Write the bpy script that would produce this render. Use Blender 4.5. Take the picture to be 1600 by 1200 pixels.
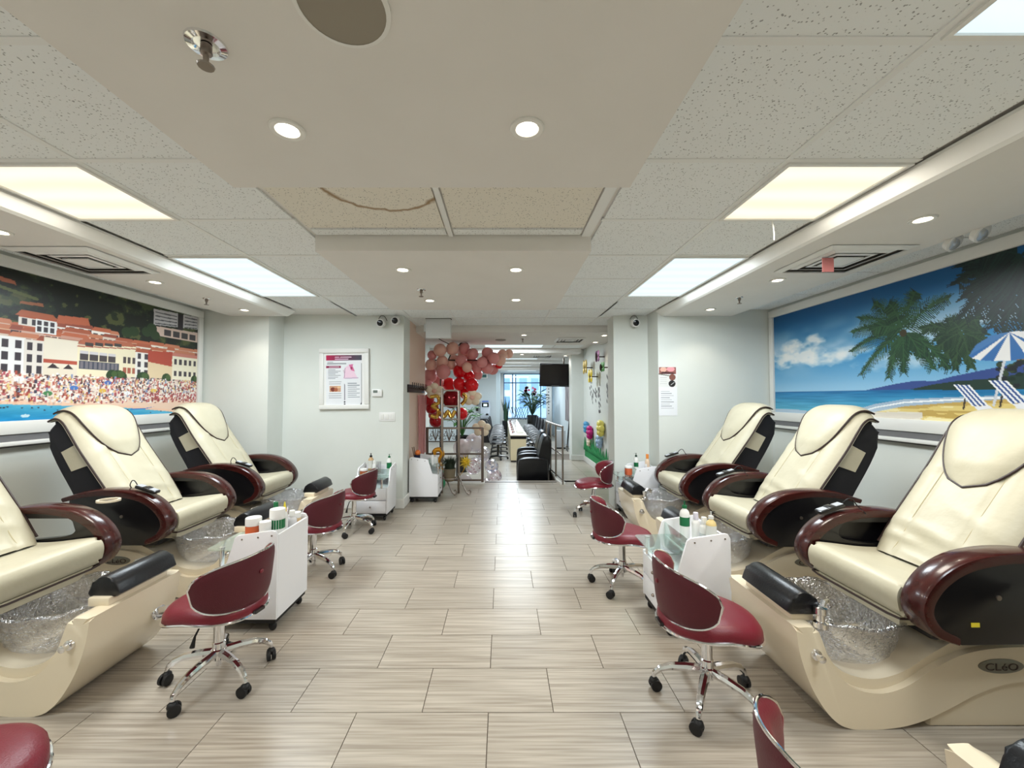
import bpy, bmesh, math, random
import numpy as np
from mathutils import Vector, Matrix
PI = math.pi
random.seed(7)
for o in list(bpy.data.objects): bpy.data.objects.remove(o)
S = bpy.context.scene
COL = S.collection

# ---------------------------------------------------------------- camera, world, exposure
F, CAMH = 632.0, 1.463
cd = bpy.data.cameras.new('camera'); cam = bpy.data.objects.new('camera', cd); COL.objects.link(cam)
cam.location = (0, 0, CAMH); cam.rotation_euler = (PI/2 + math.atan(20/F), 0, 0)
cd.sensor_fit = 'HORIZONTAL'; cd.sensor_width = 36; cd.lens = 36*F/1600; cd.shift_x = 15/1600
cd.clip_start = 0.02; S.camera = cam
w = bpy.data.worlds.new('world'); S.world = w; w.use_nodes = True
bg = w.node_tree.nodes['Background']; bg.inputs[0].default_value = (0.62, 0.80, 1.0, 1); bg.inputs[1].default_value = 4.5
vs = S.view_settings; vs.view_transform = 'Standard'; vs.look = 'None'; vs.gamma = 1; vs.use_curve_mapping = False
vs.exposure = 0.22
PANEL_W, SPOT_W = 19.0, 5.0      # watts per 0.6 m of fluorescent panel, per downlight

# ---------------------------------------------------------------- materials
def lin(c):
    return tuple((x/12.92 if x <= .04045 else ((x+.055)/1.055)**2.4) for x in c)
def rgb(r, g, b): return lin((r/255, g/255, b/255))
MATS = {}
def mat(name, col, rough=.5, metal=0, spec=.5, emit=0, ecol=None, alpha=1, trans=0, noise=None, bump=0, bscale=40, coat=0, ior=1.45):
    """noise = (scale xyz, other colour, amount)"""
    if name in MATS: return MATS[name]
    m = bpy.data.materials.new(name); m.use_nodes = True; MATS[name] = m
    nt = m.node_tree; b = nt.nodes['Principled BSDF']
    b.inputs['Base Color'].default_value = (*col, 1); b.inputs['Roughness'].default_value = rough
    b.inputs['Metallic'].default_value = metal; b.inputs['Specular IOR Level'].default_value = spec
    b.inputs['Alpha'].default_value = alpha; b.inputs['Transmission Weight'].default_value = trans
    b.inputs['Coat Weight'].default_value = coat; b.inputs['IOR'].default_value = ior
    if emit:
        b.inputs['Emission Color'].default_value = (*(ecol or col), 1); b.inputs['Emission Strength'].default_value = emit
    if noise or bump:
        tc = nt.nodes.new('ShaderNodeTexCoord')
    if noise:
        sc, c2, amt = noise
        mp = nt.nodes.new('ShaderNodeMapping'); mp.inputs['Scale'].default_value = sc
        n = nt.nodes.new('ShaderNodeTexNoise'); n.inputs['Scale'].default_value = 1; n.inputs['Detail'].default_value = 4
        r = nt.nodes.new('ShaderNodeMapRange'); r.inputs[1].default_value = .35; r.inputs[2].default_value = .65
        r.inputs[4].default_value = amt
        mx = nt.nodes.new('ShaderNodeMix'); mx.data_type = 'RGBA'
        mx.inputs[6].default_value = (*col, 1); mx.inputs[7].default_value = (*c2, 1)
        L = nt.links.new
        L(tc.outputs['Object'], mp.inputs[0]); L(mp.outputs[0], n.inputs[0]); L(n.outputs[0], r.inputs[0])
        L(r.outputs[0], mx.inputs[0]); L(mx.outputs[2], b.inputs['Base Color'])
    if bump:
        n2 = nt.nodes.new('ShaderNodeTexNoise'); n2.inputs['Scale'].default_value = bscale; n2.inputs['Detail'].default_value = 3
        bp = nt.nodes.new('ShaderNodeBump'); bp.inputs['Strength'].default_value = bump; bp.inputs['Distance'].default_value = .01
        nt.links.new(tc.outputs['Object'], n2.inputs[0]); nt.links.new(n2.outputs[0], bp.inputs['Height']); nt.links.new(bp.outputs[0], b.inputs['Normal'])
    return m

WALL = mat('wall_paint', rgb(222, 226, 221), .6, noise=((2, 2, 2), rgb(216, 220, 214), .5))
CEILP = mat('ceiling_paint', rgb(229, 227, 223), .7, noise=((3, 3, 3), rgb(223, 221, 216), .5))
TRIMW = mat('trim_white', rgb(232, 232, 228), .4)
BARM = mat('grid_bar_paint', rgb(233, 235, 234), .45)
GROUT = mat('grout', rgb(112, 102, 92), .9)
def tile_mat(name, c1, c2, rough):
    m = bpy.data.materials.new(name); m.use_nodes = True; nt = m.node_tree; b = nt.nodes['Principled BSDF']; L = nt.links.new
    tc = nt.nodes.new('ShaderNodeTexCoord'); oi = nt.nodes.new('ShaderNodeObjectInfo')
    ad = nt.nodes.new('ShaderNodeVectorMath'); ad.operation = 'MULTIPLY_ADD'; ad.inputs[1].default_value = (1, 1, 1)
    sc = nt.nodes.new('ShaderNodeVectorMath'); sc.operation = 'SCALE'; sc.inputs[3].default_value = 37
    cb = nt.nodes.new('ShaderNodeCombineXYZ')
    for i in range(3): L(oi.outputs['Random'], cb.inputs[i])
    L(cb.outputs[0], sc.inputs[0]); L(tc.outputs['Object'], ad.inputs[0]); L(sc.outputs[0], ad.inputs[2])
    mp = nt.nodes.new('ShaderNodeMapping'); mp.inputs['Scale'].default_value = (2.2, 75, 1); L(ad.outputs[0], mp.inputs[0])
    n = nt.nodes.new('ShaderNodeTexNoise'); n.inputs['Scale'].default_value = 1; n.inputs['Detail'].default_value = 5; L(mp.outputs[0], n.inputs[0])
    r = nt.nodes.new('ShaderNodeMapRange'); r.inputs[1].default_value = .33; r.inputs[2].default_value = .68; L(n.outputs[0], r.inputs[0])
    mx = nt.nodes.new('ShaderNodeMix'); mx.data_type = 'RGBA'; mx.inputs[6].default_value = (*c1, 1); mx.inputs[7].default_value = (*c2, 1)
    L(r.outputs[0], mx.inputs[0])
    hs = nt.nodes.new('ShaderNodeHueSaturation'); rr = nt.nodes.new('ShaderNodeMapRange'); rr.inputs[3].default_value = .95; rr.inputs[4].default_value = 1.05
    L(oi.outputs['Random'], rr.inputs[0]); L(rr.outputs[0], hs.inputs['Value']); L(mx.outputs[2], hs.inputs['Color']); L(hs.outputs[0], b.inputs['Base Color'])
    b.inputs['Roughness'].default_value = rough
    bp = nt.nodes.new('ShaderNodeBump'); bp.inputs['Strength'].default_value = .15; bp.inputs['Distance'].default_value = .002; L(n.outputs[0], bp.inputs['Height']); L(bp.outputs[0], b.inputs['Normal'])
    MATS[name] = m; return m
FTILE = tile_mat('floor_tile_porcelain', rgb(150, 140, 127), rgb(188, 179, 166), .3)
def ceil_mat(name, base, stain=False):
    m = bpy.data.materials.new(name); m.use_nodes = True; nt = m.node_tree; b = nt.nodes['Principled BSDF']; L = nt.links.new
    tc = nt.nodes.new('ShaderNodeTexCoord')
    v = nt.nodes.new('ShaderNodeTexVoronoi'); v.inputs['Scale'].default_value = 82; L(tc.outputs['Object'], v.inputs[0])
    n = nt.nodes.new('ShaderNodeTexNoise'); n.inputs['Scale'].default_value = 45; L(tc.outputs['Object'], n.inputs[0])
    r = nt.nodes.new('ShaderNodeMapRange'); r.inputs[1].default_value = .20; r.inputs[2].default_value = .27; L(v.outputs['Distance'], r.inputs[0])
    r2 = nt.nodes.new('ShaderNodeMapRange'); r2.inputs[1].default_value = .46; r2.inputs[2].default_value = .50; L(n.outputs[0], r2.inputs[0])
    mm = nt.nodes.new('ShaderNodeMath'); mm.operation = 'MAXIMUM'; L(r.outputs[0], mm.inputs[0]); 
    inv = nt.nodes.new('ShaderNodeMath'); inv.operation = 'SUBTRACT'; inv.inputs[0].default_value = 1; L(r2.outputs[0], inv.inputs[1]); L(inv.outputs[0], mm.inputs[1])
    mx = nt.nodes.new('ShaderNodeMix'); mx.data_type = 'RGBA'; mx.inputs[6].default_value = (*[c*.38 for c in base], 1); mx.inputs[7].default_value = (*base, 1); L(mm.outputs[0], mx.inputs[0])
    out = mx.outputs[2]
    if stain:   # brown water ring: object-space circle, ragged
        mp = nt.nodes.new('ShaderNodeMapping'); mp.inputs['Location'].default_value = (-.18, .22, 0); mp.inputs['Scale'].default_value = (1, 1, 0); L(tc.outputs['Object'], mp.inputs[0])
        ln = nt.nodes.new('ShaderNodeVectorMath'); ln.operation = 'LENGTH'; L(mp.outputs[0], ln.inputs[0])
        n3 = nt.nodes.new('ShaderNodeTexNoise'); n3.inputs['Scale'].default_value = 9; L(tc.outputs['Object'], n3.inputs[0])
        a = nt.nodes.new('ShaderNodeMath'); a.operation = 'MULTIPLY_ADD'; a.inputs[1].default_value = .09; L(n3.outputs[0], a.inputs[0]); L(ln.outputs['Value'], a.inputs[2])
        s = nt.nodes.new('ShaderNodeMath'); s.operation = 'SUBTRACT'; s.inputs[1].default_value = .36; L(a.outputs[0], s.inputs[0])
        ab = nt.nodes.new('ShaderNodeMath'); ab.operation = 'ABSOLUTE'; L(s.outputs[0], ab.inputs[0])
        r3 = nt.nodes.new('ShaderNodeMapRange'); r3.inputs[1].default_value = .004; r3.inputs[2].default_value = .022; r3.inputs[3].default_value = .85; r3.inputs[4].default_value = 0; L(ab.outputs[0], r3.inputs[0])
        m2 = nt.nodes.new('ShaderNodeMix'); m2.data_type = 'RGBA'; m2.inputs[7].default_value = (*rgb(140, 106, 56), 1); L(r3.outputs[0], m2.inputs[0]); L(out, m2.inputs[6]); out = m2.outputs[2]
    L(out, b.inputs['Base Color']); b.inputs['Roughness'].default_value = .85
    MATS[name] = m; return m
CTILE = ceil_mat('ceiling_tile_fibre', rgb(236, 240, 241))
CBEIGE = ceil_mat('ceiling_tile_beige', rgb(230, 226, 214))
CSTAIN = ceil_mat('ceiling_tile_stained', rgb(230, 226, 214), True)
CREAM = mat('cream_leather', rgb(196, 190, 168), .42, bump=.35, bscale=12, noise=((5, 5, 5), rgb(186, 179, 155), .6))
PIPE = mat('dark_piping', rgb(52, 36, 32), .5)
BLACKF = mat('black_fabric', rgb(24, 24, 30), .75)
BLACKP = mat('black_plastic', rgb(18, 17, 20), .28, coat=.3)
WOOD = mat('mahogany_lacquer', rgb(66, 25, 22), .24, coat=.2, noise=((4, 30, 30), rgb(48, 16, 15), .8))
BEIGE = mat('beige_fibreglass', rgb(228, 215, 190), .25, coat=.4)
BLACKV = mat('black_vinyl', rgb(17, 18, 22), .3, bump=.1, bscale=120)
CHROME = mat('chrome', (.82, .82, .84), .08, 1)
STEEL = mat('brushed_steel', rgb(150, 140, 132), .32, 1)
RED = mat('burgundy_vinyl', rgb(114, 26, 41), .38, bump=.12, bscale=160)
REDB = mat('burgundy_shell', rgb(80, 18, 31), .5, bump=.1, bscale=200)
RUB = mat('black_rubber', rgb(22, 22, 24), .55)
WHITEL = mat('white_laminate', rgb(236, 236, 240), .35)
GREYD = mat('grey_shade_and_marks', rgb(110, 110, 112), .5)  # painted shade at the mural ledges, own grey on the other parts
WPLAS = mat('white_plastic', rgb(238, 238, 236), .3)
SCREEN = mat('dark_screen', rgb(12, 14, 18), .12)
GREENP = mat('green_plastic', rgb(22, 110, 66), .35)
AMBER = mat('amber_gel', rgb(196, 104, 48), .25)
YEL = mat('yellow_plastic', rgb(236, 216, 60), .35)
GOLD = mat('gold_foil', rgb(226, 184, 92), .22, .85)
def glass_mat(name, tint, rough, mixf, bump=0, scale=20):
    m = bpy.data.materials.new(name); m.use_nodes = True; nt = m.node_tree; nt.nodes.clear(); L = nt.links.new
    o = nt.nodes.new('ShaderNodeOutputMaterial'); t = nt.nodes.new('ShaderNodeBsdfTransparent'); t.inputs[0].default_value = (*tint, 1)
    g = nt.nodes.new('ShaderNodeBsdfGlossy'); g.inputs['Roughness'].default_value = rough; g.inputs[0].default_value = (.95, .95, .96, 1)
    mx = nt.nodes.new('ShaderNodeMixShader'); fr = nt.nodes.new('ShaderNodeLayerWeight'); fr.inputs[0].default_value = .35
    mr = nt.nodes.new('ShaderNodeMapRange'); mr.inputs[3].default_value = mixf; mr.inputs[4].default_value = min(1, mixf+.55)
    L(fr.outputs['Facing'], mr.inputs[0]); L(mr.outputs[0], mx.inputs[0]); L(t.outputs[0], mx.inputs[1]); L(g.outputs[0], mx.inputs[2]); L(mx.outputs[0], o.inputs[0])
    if bump:
        tc = nt.nodes.new('ShaderNodeTexCoord'); v = nt.nodes.new('ShaderNodeTexNoise'); v.inputs['Scale'].default_value = scale; v.inputs['Distortion'].default_value = 1.2
        bp = nt.nodes.new('ShaderNodeBump'); bp.inputs['Strength'].default_value = bump; bp.inputs['Distance'].default_value = .02
        L(tc.outputs['Object'], v.inputs[0]); L(v.outputs[0], bp.inputs['Height']); L(bp.outputs[0], g.inputs['Normal']); L(bp.outputs[0], fr.inputs['Normal'])
    MATS[name] = m; return m
BOWL = glass_mat('rippled_glass', (.80, .81, .84), .10, .26, 1.0, 42)
GLASS = glass_mat('green_glass', (.84, .93, .90), .03, .1)
PANE = glass_mat('window_glass', (.9, .96, .98), .02, .06)
CLEARP = glass_mat('clear_plastic', (.93, .93, .94), .08, .12)
BUBBLE = glass_mat('iridescent_bubble', (.96, .93, .97), .08, .14)
def attr_mat(name, rough=.4):
    m = bpy.data.materials.new(name); m.use_nodes = True; nt = m.node_tree; b = nt.nodes['Principled BSDF']
    a = nt.nodes.new('ShaderNodeAttribute'); a.attribute_name = 'paint'; nt.links.new(a.outputs[0], b.inputs['Base Color']); b.inputs['Roughness'].default_value = rough
    MATS[name] = m; return m
PRINT = attr_mat('printed_vinyl', .35)

# ---------------------------------------------------------------- mesh helpers
class MB:
    def __init__(s): s.v = []; s.f = []
    def add(s, v, f):
        n = len(s.v); s.v += [tuple(p) for p in v]; s.f += [tuple(i+n for i in q) for q in f]; return s
    def box(s, x0, x1, y0, y1, z0, z1, bev=0, seg=2):
        v = [(x, y, z) for x in (x0, x1) for y in (y0, y1) for z in (z0, z1)]
        f = [(0, 1, 3, 2), (4, 6, 7, 5), (0, 4, 5, 1), (2, 3, 7, 6), (0, 2, 6, 4), (1, 5, 7, 3)]
        if not bev: return s.add(v, f)
        bm = bmesh.new(); vs_ = [bm.verts.new(p) for p in v]
        for q in f: bm.faces.new([vs_[i] for i in q])
        bmesh.ops.bevel(bm, geom=bm.edges[:], offset=bev, segments=seg, profile=.5, affect='EDGES')
        return s.bm(bm)
    def bm(s, bm):
        bm.verts.index_update(); s.add([v.co[:] for v in bm.verts], [[v.index for v in f.verts] for f in bm.faces]); bm.free(); return s
    def prism(s, poly, a0, a1, fn, bev=0, seg=2):
        """poly: 2-D outline, fn(p, a) -> 3-D point"""
        n = len(poly); v = [fn(p, a0) for p in poly] + [fn(p, a1) for p in poly]
        f = [tuple(range(n))[::-1], tuple(range(n, 2*n))] + [(i, (i+1) % n, n+(i+1) % n, n+i) for i in range(n)]
        if not bev: return s.add(v, f)
        bm = bmesh.new(); vv = [bm.verts.new(p) for p in v]; fs = [bm.faces.new([vv[i] for i in q]) for q in f]
        es = list(set(fs[0].edges) | set(fs[1].edges))
        bmesh.ops.bevel(bm, geom=es, offset=bev, segments=seg, profile=.5, affect='EDGES')
        return s.bm(bm)
    def loft(s, rings, caps=True, closed=False):
        n = len(rings[0]); v = [p for r in rings for p in r]; f = []
        m = len(rings)
        for i in range(m if closed else m-1):
            j = (i+1) % m
            for k in range(n): f.append((i*n+k, i*n+(k+1) % n, j*n+(k+1) % n, j*n+k))
        if caps and not closed: f += [tuple(range(n))[::-1], tuple(range((m-1)*n, m*n))]
        return s.add(v, f)
    def tube(s, pts, r, n=8, closed=False):
        pts = [Vector(p) for p in pts]; m = len(pts); rs = r if isinstance(r, (list, tuple)) else [r]*m; rings = []; up = None
        for i, p in enumerate(pts):
            a = pts[(i-1) % m] if (closed or i) else p; b = pts[(i+1) % m] if (closed or i < m-1) else p
            t = (b-a).normalized()
            if up is None: up = Vector((0, 0, 1)) if abs(t.z) < .9 else Vector((1, 0, 0))
            x = t.cross(up).normalized(); y = x.cross(t).normalized(); up = y
            rings.append([p + (x*math.cos(2*PI*k/n) + y*math.sin(2*PI*k/n))*rs[i] for k in range(n)])
        return s.loft(rings, True, closed)
    def lathe(s, prof, n=20, c=(0, 0, 0), sx=1, sy=1, caps=True):
        rings = [[(c[0]+r*sx*math.cos(2*PI*k/n), c[1]+r*sy*math.sin(2*PI*k/n), c[2]+z) for k in range(n)] for r, z in prof]
        return s.loft(rings, caps)
    def ell(s, c, rx, ry, rz, n=16, m=10):
        return s.lathe([(max(1e-4, math.sin(PI*i/m)), -math.cos(PI*i/m)*1.0) for i in range(m+1)], n) if False else s.loft(
            [[(c[0]+rx*max(1e-3, math.sin(PI*i/m))*math.cos(2*PI*k/n), c[1]+ry*max(1e-3, math.sin(PI*i/m))*math.sin(2*PI*k/n), c[2]-rz*math.cos(PI*i/m)) for k in range(n)] for i in range(m+1)])
    def grid(s, fn, nu, nv):
        v = [fn(i/nu, j/nv) for i in range(nu+1) for j in range(nv+1)]
        f = [(i*(nv+1)+j, (i+1)*(nv+1)+j, (i+1)*(nv+1)+j+1, i*(nv+1)+j+1) for i in range(nu) for j in range(nv)]
        return s.add(v, f)
    def disc(s, c, r, axis='z', n=20, th=.004):
        ring = lambda d: [{'z': (c[0]+r*math.cos(a), c[1]+r*math.sin(a), c[2]+d), 'y': (c[0]+r*math.cos(a), c[1]+d, c[2]+r*math.sin(a)), 'x': (c[0]+d, c[1]+r*math.cos(a), c[2]+r*math.sin(a))}[axis] for a in [2*PI*k/n for k in range(n)]]
        return s.loft([ring(-th/2), ring(th/2)])
    def mesh(s, name, m, smooth=True, ang=.7):
        me = bpy.data.meshes.new(name); me.from_pydata(s.v, [], s.f)
        bm = bmesh.new(); bm.from_mesh(me); bmesh.ops.recalc_face_normals(bm, faces=bm.faces[:]); bm.to_mesh(me); bm.free()
        if m: me.materials.append(m)
        if smooth:
            me.polygons.foreach_set('use_smooth', [True]*len(me.polygons)); me.set_sharp_from_angle(angle=ang)
        return me
    def build(s, name, m, parent=None, loc=(0, 0, 0), smooth=True, ang=.7, rz=0):
        o = bpy.data.objects.new(name, s.mesh(name, m, smooth, ang)); COL.objects.link(o); o.location = loc; o.rotation_euler.z = rz
        if parent: o.parent = parent
        return o
def tag(o, label, cat, group=None):
    o['label'] = label; o['category'] = cat
    if group: o['group'] = group
    return o
def thing(name, label, cat, loc=(0, 0, 0), rz=0, group=None):
    o = bpy.data.objects.new(name, None); COL.objects.link(o); o.empty_display_size = .1
    o.location = loc; o.rotation_euler.z = rz; return tag(o, label, cat, group)
def struct(name, mb, m, smooth=False):
    o = mb.build(name, m, smooth=smooth); o['kind'] = 'structure'; return o
def copy_tree(o, parent=None):
    c = o.copy(); COL.objects.link(c); c.parent = parent
    for ch in list(o.children): copy_tree(ch, c)
    return c
def inst(name, me, loc, parent=None, rz=0):
    o = bpy.data.objects.new(name, me); COL.objects.link(o); o.location = loc; o.rotation_euler.z = rz
    if parent: o.parent = parent
    return o
def text(body, size, m, parent, loc, rot, name='lettering', depth=.0008):
    cu = bpy.data.curves.new('t', 'FONT'); cu.body = body; cu.size = size; cu.align_x = 'CENTER'; cu.align_y = 'CENTER'; cu.extrude = depth; cu.resolution_u = 3
    t = bpy.data.objects.new('t', cu); COL.objects.link(t); dg = bpy.context.evaluated_depsgraph_get()
    me = bpy.data.meshes.new_from_object(t.evaluated_get(dg)); bpy.data.objects.remove(t)
    me.materials.clear(); me.materials.append(m)
    o = bpy.data.objects.new(name, me); COL.objects.link(o); o.location = loc; o.rotation_euler = rot; o.parent = parent; return o

# ---------------------------------------------------------------- setting: levels and planes
ZT, ZS, ZB = 2.54, 2.465, 2.44       # tile ceiling, side soffits, centre bulkheads
XL, XR, Y1, Y2 = -3.72, 3.33, 5.0, 5.35
YSTEP, LOW = 7.0, -0.30
YB = -2.6                             # wall behind the camera

fl = struct('floor', MB().box(XL-.2, XR+.2, YB-.2, YSTEP, -.34, -.005), GROUT)
fl2 = struct('floor_lower', MB().box(-4.2, 2.6, YSTEP-.02, 20, LOW-.2, LOW-.005), GROUT)
fl3 = struct('floor_passage', MB().box(.93, 2.6, YSTEP, 9.5, LOW-.1, -.005).prism([(9.5, -.005), (12.6, LOW-.005), (12.6, LOW-.1), (9.5, LOW-.1)], .93, 2.6, lambda p, a: (a, p[0], p[1])), GROUT)
struct('trim_1', MB().box(-.36, .93, YSTEP-.03, YSTEP+.015, -.012, .004), mat('step_nosing', rgb(60, 58, 58), .4))
TW, TD = .61, .3055
tile_me = MB().box(-TW/2+.002, TW/2-.002, -TD/2+.002, TD/2-.002, -.006, 0).mesh('floor_tile', FTILE, False)
rest = MB()
row0 = 1.923
for k in range(-15, 17):
    y = row0 + (k+.5)*TD
    if y < YB or y > YSTEP: continue
    off = -.373 if k % 2 == 0 else -.065
    for j in range(-8, 8):
        x = off + (j+.5)*TW
        if x < XL-.3 or x > XR+.3: continue
        vis = y > 1.5 and -2.4 < x < 2.0 and (y < 5.3 or -1.4 < x < 2.0)
        if vis and abs(x) < y*1.3+.4: inst('floor_tile', tile_me, (x, y, 0), fl)
        else: rest.box(x-TW/2+.002, x+TW/2-.002, y-TD/2+.002, y+TD/2-.002, -.006, 0)
o = rest.build('floor_tile', FTILE, fl, smooth=False); o['kind'] = 'stuff'
low = MB()
for k in range(0, 42):
    y = YSTEP+.2+(k+.5)*TD
    for j in range(-7, 4):
        x = .1 + (j+.5)*TW + (TW/2 if k % 2 else 0)
        if x+TW/2 < 2.6: low.box(x-TW/2+.002, x+TW/2-.002, y-TD/2+.002, y+TD/2-.002, LOW-.006, LOW)
o = low.build('floor_tile', FTILE, fl2, smooth=False); o['kind'] = 'stuff'
for k in range(0, 8):
    for x in (1.24, 1.85, 2.46):
        inst('floor_tile', tile_me, (x, YSTEP+(k+.5)*TD, 0), fl3)

# walls
struct('wall_left', MB().box(XL-.15, XL, YB, Y1+.5, -.3, ZT+.1), WALL)
struct('wall_right', MB().box(XR, XR+.15, YB, Y1+.5, -.3, ZT+.1), WALL)
struct('wall_behind', MB().box(XL-.15, XR+.15, YB-.15, YB, -.3, ZT+.1), WALL)
struct('wall_end_left', MB().box(XL-.15, -2.9, Y1, Y1+.7, -.3, ZT+.1).box(-2.9, -1.31, Y2, Y2+.35, -.3, ZT+.1), WALL)
struct('wall_end_right', MB().box(1.93, XR+.15, Y1, Y1+.6, -.3, ZT+.1).box(1.475, 1.93, Y2, Y2+.3, -.3, ZT+.1), WALL)
PINKW = mat('pink_lit_wall', rgb(226, 200, 182), .6)  # pink light on this wall is mixed into its colour
struct('wall_passage_left', MB().box(-1.55, -1.31, Y2+.35, 6.85, -.3, ZT+.1), PINKW)
struct('wall_backdrop', MB().box(-1.75, -1.55, 6.6, 8.6, -.4, ZT+.1), WALL)
struct('wall_passage_right', MB().box(1.88, 2.1, Y2+.25, 9.35, -.3, ZT+.1), WALL)
struct('wall_pier', MB().box(1.60, 2.6, 9.35, 9.7, -.3, ZT+.1), WALL)
struct('wall_far_left', MB().box(-4.35, -4.2, 6.5, 20, -.5, ZT+.1).box(-4.2, -1.7, 8.55, 8.7, -.5, ZT+.1), WALL)
FARW = mat('pale_blue_grey_paint', rgb(196, 206, 210), .6)
struct('wall_far_left_end', MB().box(-4.2, -.24, 16, 16.3, -.5, ZT+.1), FARW)
struct('wall_window_left', MB().box(-.40, -.10, 16.3, 19.2, -.5, ZT+.1), FARW)
struct('wall_far_right', MB().box(2.35, 2.55, 9.7, 19.3, -.5, ZT+.1), FARW)
struct('wall_far_end', MB().box(-.4, 2.55, 19, 19.2, -.5, .42).box(-.4, .05, 19, 19.2, .42, 2.6).box(2.24, 2.55, 19, 19.2, .42, 2.6), TRIMW)
# baseboards
bb = lambda n, b: struct(n, MB().box(*b, .012), TRIMW)
bb('baseboard_end_left', (-2.9, -1.29, Y2-.018, Y2, 0, .13)); bb('baseboard_corner_left', (-1.31, -1.285, Y2-.018, Y2+.37, 0, .14))
bb('baseboard_end_right', (1.46, 1.93, Y2-.018, Y2, 0, .13)); bb('baseboard_right', (1.93, XR, Y1-.018, Y1, 0, .13)); bb('baseboard_left', (XL, -2.9, Y1-.018, Y1, 0, .13))
bb('baseboard_passage_right', (1.862, 1.88, Y2+.3, 9.35, 0, .13)); bb('baseboard_pier', (1.58, 1.88, 9.332, 9.35, 0, .13))
# ceiling shell, soffits, bulkheads
ce = struct('ceiling', MB().box(XL-.2, XR+.2, YB-.2, 20, ZT+.015, ZT+.12), CEILP)
nt_ = [2]
def trim(mb, m=CEILP):
    struct('trim_%d' % nt_[0], mb, m); nt_[0] += 1
trim(MB().box(-3.38, -2.68, YB, Y1, ZS, ZT+.014)); trim(MB().box(2.0, 2.85, YB, Y1, ZS, ZT+.014))
for sgn, xa, xb in ((1, -2.68, -2.58), (1, 2.0, 1.91)):   # sloped white cove strips beside the light panels
    trim(MB().prism([(xa, ZS-.004), (xa, ZT), (xb, ZT-.006), (xb, ZT-.02), ((xa*.72+xb*.28), ZS+.006)], YB, Y1, lambda p, a: (p[0], a, p[1])), TRIMW)
XC0, XC1 = -1.255, .595
trim(MB().box(XC0, XC1, YB, 1.86, ZB, ZT+.014)); trim(MB().box(XC0, XC1, 2.68, 4.52, ZB, ZT+.014))
trim(MB().box(-1.55, 2.0, 6.1, 7.6, ZB, ZT+.014)); trim(MB().box(-4.2, 1.75, 8.95, 10.3, ZB, ZT+.014)); trim(MB().box(-4.2, 2.35, 12.0, 12.9, ZB+.02, ZT+.014)); trim(MB().box(-4.2, 2.35, 14.6, 15.4, ZB+.02, ZT+.014))
# ceiling grid: tiles and bars
def ctile(x0, x1, y0, y1, m=CTILE, name='ceiling_tile'):
    cx, cy = (x0+x1)/2, (y0+y1)/2
    return MB().box(x0-cx+.011, x1-cx-.011, y0-cy+.011, y1-cy-.011, 0, .012).build(name, m, ce, (cx, cy, ZT+.002), smooth=False)
def cbar(x0, x1, y0, y1): MB().box(x0, x1, y0, y1, ZT-(.002 if x1-x0 > y1-y0 else .0035), ZT+(.008 if x1-x0 > y1-y0 else .0095)).build('grid_bar', BARM, ce, smooth=False)
GP = .622; GY = [1.19+GP*k for k in range(-6, 7)]
LIGHTS = {('R', 1): 'w', ('R', 3): 'c', ('R', 4): 'c', ('R', -1): 'c', ('L', 1): 'w', ('L', 3): 'c', ('L', 4): 'c', ('L', -1): 'c', ('L', -4): 'w', ('R', -4): 'w'}
for side, cols in (('R', (.605, 1.30, 1.905)), ('L', (-1.265, -1.945, -2.575))):
    for i, y in enumerate(GY[:-1]):
        k = i-6
        y1 = min(y+GP, Y2 if i == len(GY)-2 else 9)
        a, b = sorted(cols[:2]); ctile(a, b, y, y1)
        a, b = sorted(cols[1:])
        if (side, k) not in LIGHTS: ctile(a, b, y, y1)
        cbar(min(cols), max(cols), y-.014, y+.014)
    cbar(cols[1]-.014, cols[1]+.014, GY[0], Y2)
for xa, xb in ((XL+.01, -3.39), (2.86, XR-.01)):
    for i in range(-2, 5): ctile(xa, xb, 1.19+i*.76, 1.95+i*.76)
o = ctile(-1.25, -.36, 1.865, 2.56, CSTAIN); ctile(-.33, .53, 1.865, 2.56, CBEIGE)
ctile(-1.25, -.36, 2.57, 2.675); ctile(-.33, .53, 2.57, 2.675)
cbar(-.36, -.33, 1.86, 2.68); cbar(.53, .59, 1.86, 2.68)
xs = (-1.94, -1.25, -.66, -.03, .60, 1.30, 1.91)
for i in range(6):
    ctile(xs[i], xs[i+1], 4.92, 5.5); ctile(xs[i], xs[i+1], 5.5, 6.09)
    cbar(xs[i]-.01, xs[i]+.01, 4.53, 6.09)
cbar(-1.3, 1.9, 5.49, 5.51)
for y in (7.6, 8.28):
    for i in range(6): ctile(-2+i*.62, -1.38+i*.62, y, y+.66)

# ---------------------------------------------------------------- lights: fluorescent panels, downlights
PW = mat('warm_diffuser', (.25, .24, .20), .6, emit=.92, ecol=(1, .93, .74)); PC = mat('cool_diffuser', (.22, .24, .25), .6, emit=.92, ecol=(.80, .93, 1.0))
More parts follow.
